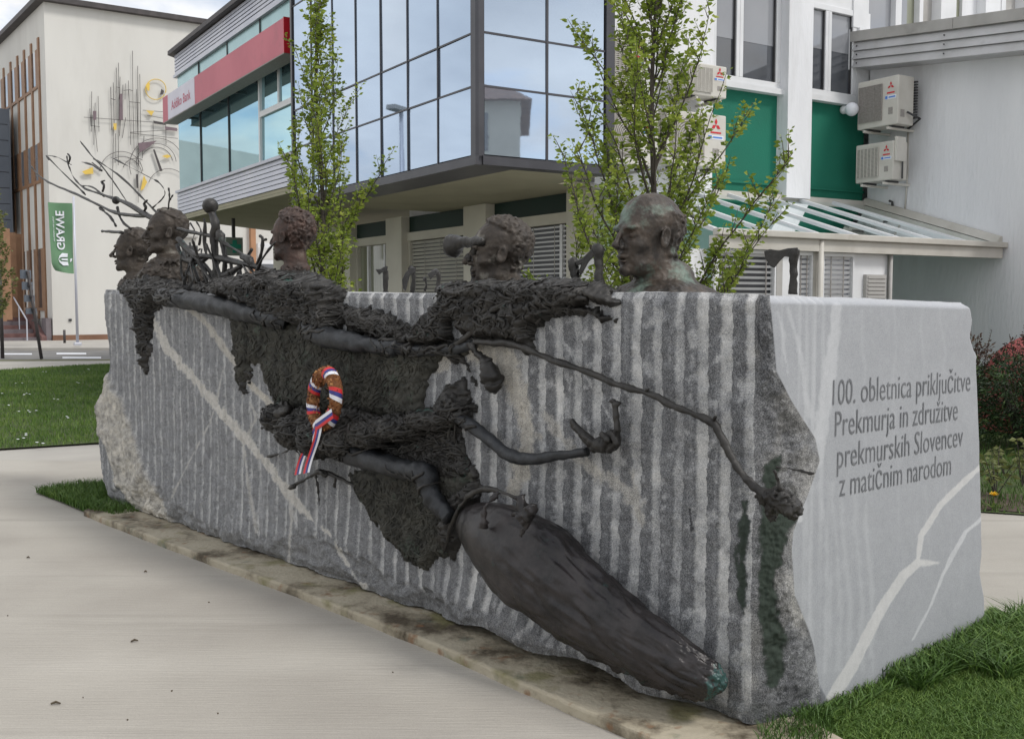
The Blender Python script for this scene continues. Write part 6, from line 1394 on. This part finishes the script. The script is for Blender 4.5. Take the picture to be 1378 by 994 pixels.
def leaves_mesh(name, P, D, size, m, par, tones, fold=.35, aspect=.62):
    """P positions, D unit directions; each leaf a folded hexagon of 4 tris"""
    n = len(P); P = np.array(P); D = np.array(D); D /= np.linalg.norm(D,axis=1)[:,None]
    rn = rng.normal(size=(n,3)); Sd = np.cross(D, rn); Sd /= np.linalg.norm(Sd,axis=1)[:,None]; Nn = np.cross(Sd,D)
    s = size*rng.uniform(.35,1.3,n)[:,None]; w = s*aspect*.5
    droop = -np.array([0,0,1.0])[None]*s*.18
    a = P; b = P+D*s*.45+Sd*w+Nn*w*fold; c = P+D*s*.45-Sd*w+Nn*w*fold; e = P+D*s*.5; f = P+D*s+droop
    V = np.stack([a,b,e,c,f],1).reshape(-1,3); k = np.arange(n)*5
    F = np.concatenate([np.stack([k,k+1,k+2],1),np.stack([k,k+2,k+3],1),np.stack([k+1,k+4,k+2],1),np.stack([k+2,k+4,k+3],1)])
    return mesh_np(name, V, F, m, par, False, {'tone': np.repeat(np.clip(tones,0,1),5)})
def ascending_tree(x, y, env, nb, label, leaf=.055, dens=1.0, m='leaf', trunk_r=.035, group=None, zf=.9, ltone=.5, seed=1):
    r_ = random.Random(seed); e = tag(empty('young_tree', (x,y,0)), label, 'tree', group)
    zs = [q[0] for q in env]; rs = [q[1] for q in env]; ztop = zs[-1]
    mb = MB(); tp = []; n = 22
    for i in range(n+1):
        z = -.08+(ztop+.08)*i/n; tp.append(Vector((x+.02*math.sin(z*2.1+seed)*z*.4, y+.02*math.cos(z*1.7+seed)*z*.4, z)))
    tr_ = [trunk_r*(1-.88*i/n) for i in range(n+1)]
    mb.tube(tp, tr_, 8); tmb = mb
    def on_trunk(z): f = max(0,min(.999,z/ztop))*n; i = int(f); return tp[i].lerp(tp[i+1], f-i)
    P, D = [], []
    def shoot(a, d, ln, rad, lv=0, ld=1.0, up_=.07):
        steps = max(3,int(ln/.055)); pts = [Vector(a)]; d = Vector(d).normalized()
        for k in range(steps):
            d = (d + Vector((r_.gauss(0,.06), r_.gauss(0,.06), up_+r_.gauss(0,.03)))).normalized(); pts.append(pts[-1]+d*ln/steps)
        tmb.tube(pts, [rad*(1-.8*k/steps) for k in range(steps+1)], 5 if lv else 6, cap=False)
        for k in range(1, steps+1):
            f = k/steps
            if f > (.30 if lv==0 else .05):
                for q in range(int(ld*dens*(2.4 if lv else 2.0)+r_.random())):
                    az = r_.uniform(0,6.283); side = Vector((math.cos(az),math.sin(az),r_.uniform(-.35,.75))); P.append(tuple(pts[k]+side*r_.uniform(.005,.03)+ (pts[k-1]-pts[k])*r_.random())); D.append(tuple((side+d*.3).normalized()))
            if lv == 0 and f > .18 and r_.random() < .62:
                az = r_.uniform(0,6.283); sd_ = (Vector((math.cos(az),math.sin(az),.65))).normalized(); shoot(pts[k], (sd_*.8+d*.6), r_.uniform(.10,.30)*(1.25-.4*f), rad*.4, 1, ld)
    for i in range(nb):
        zt = zs[0]+(ztop-zs[0])*((i+.5)/nb)**1.05; R_ = np.interp(zt, zs, rs); az = i*2.39996+r_.uniform(-.4,.4); rr = R_*(r_.random()**.6*.95+.1)
        zb_ = max(zf, zt-(.45+rr*1.7)); a = on_trunk(zb_); tip = Vector((x+math.cos(az)*rr, y+math.sin(az)*rr, zt)); d = (tip-a); ln = d.length
        if ln < .12: continue
        d0 = Vector((d.x*1.35,d.y*1.35,d.z*.85)).normalized(); shoot(a, d0, ln*1.03, .005+.005*ln, 0, up_=.35/max(3,ln/.055))
    shoot(tp[-3], (0,0,1), ztop*.10, .008, 0)
    tmb.build('trunk', MT['bark'], e, True)
    P = np.array(P); t = ltone+.28*fbm(P[:,0]*4,P[:,1]*4,P[:,2]*4,2)*2+rng.normal(0,.17,len(P))
    leaves_mesh('crown', P, D, leaf, MT[m], e, t); return e
d2 = 9.0; px2 = lambda p,d: (p-CX)/FPX*d
ascending_tree(px2(878,d2), d2, [(1.55,.22),(1.8,.40),(2.14,.68),(2.46,.98),(2.98,.92),(3.43,.68),(3.89,.50),(4.28,.40),(4.8,.22),(5.2,.04)], 76, 'young multi stemmed tree with fresh green leaves behind the largest bust', .056, 1.9, zf=.95, seed=4, trunk_r=.045, group='young street trees behind the block')
d1 = 11.3
ascending_tree(px2(434,d1), d1, [(1.3,.36),(1.86,.46),(2.5,.54),(2.93,.58),(3.34,.54),(3.76,.36),(4.17,.17),(4.58,.08),(4.95,.03)], 60, 'slender young tree with dense fresh leaves behind the reddish curly bust', .060, 1.55, zf=.7, seed=9, trunk_r=.045, group='young street trees behind the block')
ascending_tree(px2(-9,27), 27, [(1.5,.35),(2.2,.5),(3.2,.5),(4.0,.35),(4.6,.1)], 34, 'pale budding tree at the far left edge in front of the grey panelled block', .10, .8, m='leaf2', zf=1.1, seed=14, trunk_r=.06, group=None)
# dry leaf scales of the wreath
P=[];D=[]
for k in range(620):
    ph_ = random.uniform(0,6.283); th_ = random.uniform(-.6,3.7); a_ = wp(ph_, th_, rt*.92); b_ = wp(ph_+.12, th_+.1, rt*1.15); P.append(tuple(a_)); D.append(tuple((b_-a_).normalized()+Vector((random.gauss(0,.3),random.gauss(0,.3),random.gauss(0,.3)))))
MT['wreath_leaf'] = leaf_mat('dry_wreath_leaf', (.09,.025,.012), (.26,.09,.03), (.50,.26,.10), .1)
leaves_mesh('dry_leaves', P, D, .019, MT['wreath_leaf'], wr_, rng.uniform(0,1,len(P)), aspect=.7)
# shrubs on the right
def shrub(cx, cy, rx, ry, h, n, m, label, size, up=.3, name='shrub', seed=3, stems=10, twigs=0, asp=.3, tone=.4):
    r_ = random.Random(seed); e = tag(empty(name, (cx,cy,GZ)), label, 'shrub'); mb = MB(); P=[]; D=[]
    for i in range(stems):
        a = r_.uniform(0,6.283); q = r_.uniform(.2,.9); mb.tube([(cx,cy,GZ-.02),(cx+rx*q*.4*math.cos(a),cy+ry*q*.4*math.sin(a),h*.4),(cx+rx*q*.8*math.cos(a),cy+ry*q*.8*math.sin(a),h*r_.uniform(.7,.95))],[.02,.014,.005],5)
    for i in range(twigs):
        a = r_.uniform(0,6.283); q = r_.uniform(.1,.95); z0 = h*.6; x0,y0 = cx+rx*q*math.cos(a), cy+ry*q*math.sin(a); p0 = Vector((x0,y0,z0)); dd = Vector((math.cos(a)*.3*q,math.sin(a)*.3*q,1)).normalized(); L_ = r_.uniform(.25,.62)
        mb.tube([p0,p0+dd*L_*.5,p0+dd*L_+Vector((r_.gauss(0,.03),r_.gauss(0,.03),0))],[.007,.005,.003],5,cap=False)
        for k in range(int(L_*70)):
            t = r_.random(); az = r_.uniform(0,6.283); P.append(tuple(p0+dd*L_*t)); D.append((math.cos(az),math.sin(az),.6))
    k = 0
    while k < n:
        a = r_.uniform(0,6.283); u = r_.uniform(-1,1); q = r_.random()**.33; c = math.sqrt(1-u*u); v = Vector((c*math.cos(a),c*math.sin(a),u))
        z = h*.5+h*.5*v.z*q*1.02; rr = 1+.22*math.sin(a*5+z*7)+.14*math.sin(a*11-z*13)
        p = Vector((cx+rx*v.x*q*rr, cy+ry*v.y*q*rr, z))
        if p.z < .05: continue
        d = Vector((v.x+r_.gauss(0,.35), v.y+r_.gauss(0,.35), up+r_.gauss(0,.25))).normalized()
        for s in range(4): P.append(tuple(p+d*s*size*.55)); D.append(tuple((d+Vector((r_.gauss(0,.35),r_.gauss(0,.35),r_.gauss(0,.2)))).normalized()))
        k += 4
    mb.build('stems', MT['bark'], e, True); P = np.array(P); t = tone+.5*fbm(P[:,0]*5,P[:,1]*5,P[:,2]*9,3)*2+rng.normal(0,.12,len(P)); leaves_mesh('foliage', P, D, size, MT[m], e, t, aspect=asp)
shrub(5.75, 11.6, .80, .65, 1.02, 15000, 'leaf_dark', 'dark spreading conifer shrub right of the stone, in front of the white wall', .055, .15, seed=5, name='conifer_shrub')
shrub(6.35, 10.9, .55, .5, 1.10, 9000, 'leaf_dark', 'brighter tipped conifer shrub cut by the right edge of the photo', .06, .25, seed=8, name='conifer_shrub', tone=.62)
shrub(5.35, 12.2, .42, .42, 1.22, 4200, 'leaf_red', 'dark red leaved shrub with upright twigs just right of the stone edge', .045, .8, seed=6, twigs=36, asp=.5, name='barberry_shrub')
shrub(6.2, 12.1, .5, .4, 1.25, 3800, 'leaf_red', 'dark red leaved shrub standing in front of the red rounded cover', .045, .8, seed=12, twigs=40, asp=.5, name='barberry_shrub')
# red rounded cover behind the shrubs
V=[];F=[]; c_ = (7.05, 13.25); A_,B_=40,16
for i in range(B_+1):
    ph_ = i/B_*math.pi/2
    for j in range(A_):
        a = 2*math.pi*j/A_; se = lambda v,p: math.copysign(abs(v)**p, v); r1 = math.cos(ph_)**.55
        V.append((c_[0]+.75+1.75*r1*se(math.cos(a),.8)*(1+.01*math.sin(a*9)), c_[1]+.7*r1*se(math.sin(a),.8), .0+1.30*math.sin(ph_)**.6))
F=[(i*A_+j,i*A_+(j+1)%A_,(i+1)*A_+(j+1)%A_,(i+1)*A_+j) for i in range(B_) for j in range(A_)]
tag(mesh_np('cover', V, F, mat('red_cover', (.33,.075,.07), (.27,.06,.055), 2, .5), None), 'red rounded cover showing above the shrubs against the white wall', 'cover')
# small leafy plants and dandelions in the bed
def sprig(px, py, h, label, n=5, seed=2, m='leaf2'):
    r_ = random.Random(seed); g = gnd(px,py,.02); e = tag(empty('leafy_plant', g), label, 'plant', 'young leafy plants in the bed right of the stone'); mb = MB(); P=[];D=[]
    for i in range(n):
        a = r_.uniform(0,6.283); q = r_.uniform(.02,.10); tip = g+Vector((math.cos(a)*q*2,math.sin(a)*q*2,h*r_.uniform(.6,1))); mid = g.lerp(tip,.5)+Vector((0,0,.02)); mb.tube([g,mid,tip],[.005,.004,.002],5,cap=False)
        for k in range(14):
            t = r_.uniform(.35,1); az = r_.uniform(0,6.283); P.append(tuple(g.lerp(tip,t))); D.append((math.cos(az),math.sin(az),r_.uniform(-.3,.3)))
    mb.build('stem', MT['bark'], e, True); leaves_mesh('leaves', P, D, .075, MT[m], e, np.array([.5+r_.gauss(0,.2) for _ in P]), aspect=.5)
sprig(1340,668,.48,'tall leafy plant next to the stone edge above the dandelion',6,2); sprig(1375,655,.50,'leafy plant at the right edge of the photo',6,5); sprig(1352,640,.30,'small leafy plant between the taller two',4,7)
MT['dandelion'] = mat('dandelion_yellow', (.78,.50,.01), (.70,.42,.01), 40, .7)
def dandelion(P, h, label, r=.028):
    e = tag(empty('dandelion', P), label, 'flower'); P = Vector(P); mb = MB().tube([P, P+Vector((.005,0,h))],[.004,.003],5); mb.build('stem', MT['leaf'], e)
    mb = MB(); 
    for k in range(36):
        a = k*2.4; q = .25+.75*(k/36)**.5; d = Vector((math.cos(a)*q,math.sin(a)*q,1-q*.7)).normalized(); s = Vector((-math.sin(a),math.cos(a),0))*.004; b = P+Vector((.005,0,h)); mb.poly([b-s,b+s,b+d*r+s*.7,b+d*r-s*.7])
    mb.build('flower_head', MT['dandelion'], e); mb = MB()
    for k in range(6): a=k*1.05; mb.poly([P,P+Vector((math.cos(a+.3)*.05,math.sin(a+.3)*.05,.03)),P+Vector((math.cos(a)*.12,math.sin(a)*.12,.035)),P+Vector((math.cos(a-.3)*.05,math.sin(a-.3)*.05,.03))])
    mb.build('leaves', MT['leaf'], e)
dandelion(gnd(1336,684,.02), .105, 'yellow dandelion by the path at the stone edge', .040)
fp = Vector((4.98,11.3,0)); dandelion(fp, 1.38, 'pale yellow blossom on a long stalk at the stone edge beside the red shrub', .035)
# daisies scattered in the far lawn
mb = MB(); 
for x_,y_ in ((30,515),(36,529),(40,530),(49,552),(38,552),(3,529),(62,500),(106,515),(32,589),(35,585),(78,537),(120,497),(12,545),(90,560),(58,596)):
    g = gnd(x_,y_,.075); 
    for k in range(2): q = Vector((random.uniform(-.12,.12),random.uniform(-.2,.2),0)) if k else Vector((0,0,0)); c = g+q; mb.poly([c+Vector((math.cos(a)*.022,math.sin(a)*.022,.004*math.cos(3*a))) for a in np.linspace(0,5.6,8)])
tag(mb.build('daisies', MT['label_white']), 'tiny white daisies scattered over the far lawn', 'flowers', kind='stuff')
# long grass along the foot of the stone
def strip(fr, s0, s1, n0, n1, k=14): 
    return [fr.P(s0+(s1-s0)*i/k, n0, 0) for i in range(k+1)]+[fr.P(s1+(s0-s1)*i/k, n1, 0) for i in range(k+1)]
tag(blades('long_grass', strip(RS, .90, 2.1, -.02, .18), 4500, .13, .009, segs=4, lean=1.1, tone0=-.08), 'long unmown grass along the foot of the smooth stone end', 'grass')
tag(blades('long_grass', strip(RS, 1.3, 2.3, .03, .38), 3600, .18, .009, segs=4, lean=1.3, tone0=-.04), 'taller arching grass tuft at the rear right corner of the stone', 'grass')
tag(blades('long_grass', strip(RS, .30, 1.0, -.01, .10), 700, .09, .007, segs=3, lean=1.2), 'sparse longer grass blades where the stone end meets the lawn', 'grass')
tag(blades('long_grass', gp_((1020,1000),(1035,972),(1075,966),(1112,972),(1122,1005),(1080,1040),(1030,1040)), 1500, .10, .006, segs=4, lean=.7, tone0=-.1), 'upright grass tuft at the near corner of the stone', 'grass')
# litter on the path
MT['litter'] = mat('dry_litter', (.06,.045,.03), (.10,.08,.05), 30, .9)
def litter(px, py, ln, a, label):
    g = gnd(px,py,.006); d = Vector((math.cos(a),math.sin(a),0)); s = Vector((-d.y,d.x,0)); mb = MB().tube([g-d*ln/2, g+s*ln*.08+Vector((0,0,.006)), g+d*ln/2],[.004,.006,.003],5); tag(mb.build('dry_leaf', MT['litter']), label, 'leaf litter', 'dry bits lying on the path')
litter(181,862,.035,.5,'dark dry leaf bit on the path, middle of the left foreground'); litter(75,946,.040,.1,'dark dry leaf bit on the path near the bottom left corner'); litter(38,750,.02,.0,'small dark bit on the path at the left, level with the plinth'); litter(196,769,.018,.0,'tiny dark bit on the path just before the plinth')
mb = MB()
for k in range(14):
    g = gnd(random.uniform(0,900), random.uniform(720,994), .004)
    if g.x > -.5+(4.9-g.y)*.9+0: continue
    r0 = random.uniform(.0025,.006); mb.ball((g.x,g.y,.005),(r0,r0*.7,.004),6,4,.2)
tag(mb.build('grit', MT['litter']), 'fine dark grit scattered over the path', 'grit', kind='stuff')

# ================================================================ ACROSS THE STREET (seen only as reflections in the glass)
def mirrored(fr, px, py, dist):
    t, z = fr.tz(px,py); p = fr.P(t,0,z); v = ray(px,py); v = Vector((v.x,v.y,v.z)).normalized(); n = Vector((fr.n.x,fr.n.y,0)); r = v-n*2*v.dot(n); return p+r*dist, r
p, r = mirrored(BR, 698, 120, 26); rh = Vector((r.x,r.y)).normalized(); sd_ = Vector((rh.y,-rh.x)); HF = Fr(p.xy, sd_, -rh)
def _side():                                # which way along the house front does the mirror image run
    q, _ = mirrored(BR, 660, 120, 26); return 1 if (q.xy-p.xy).dot(HF.d) > 0 else -1
sg_ = _side(); he = tag(empty('tiled_house', (p.x,p.y,0)), 'cream house with tiled roof mirrored in the right pane of the glass box', 'building')
a_, b_ = sorted((0, sg_*9)); ze = p.z-.6
MB().fb(HF, a_, b_, -8, 0, 0, ze).build('wall', MT['cream_wall'], he)
MB().hexa([HF.P(a_-.4,-8.4,ze), HF.P(b_+.4,-8.4,ze), HF.P(b_+.4,.45,ze), HF.P(a_-.4,.45,ze), HF.P(a_+2,-5,ze+1.8), HF.P(b_-2,-5,ze+1.8), HF.P(b_-2,-3,ze+1.8), HF.P(a_+2,-3,ze+1.8)]).build('roof', mat('brown_tiles', (.12,.06,.045), (.18,.09,.06), 3, .8, bump=.8, bscale=6), he)
for z_ in (1.4, 4.4, 7.0):
    for k in range(3): c0 = a_+1.2+k*2.8; MB().fb(HF, c0, c0+1.1, -.05, .04, z_, z_+1.4).build('window', MT['win'], he)
p, r = mirrored(BL, 533, 150, 11); lp = tag(empty('street_lamp', (p.x,p.y,0)), 'grey street lamp mirrored in the left face of the glass box', 'lamp')
MB().tube([(p.x,p.y,0),(p.x,p.y,p.z)],[.09,.05],10).build('pole', MT['clad'], lp, True); MB().box(p.x-.28,p.x+.28,p.y-.14,p.y+.14,p.z,p.z+.12).build('lamp_head', MT['coping'], lp, bevel=.02)
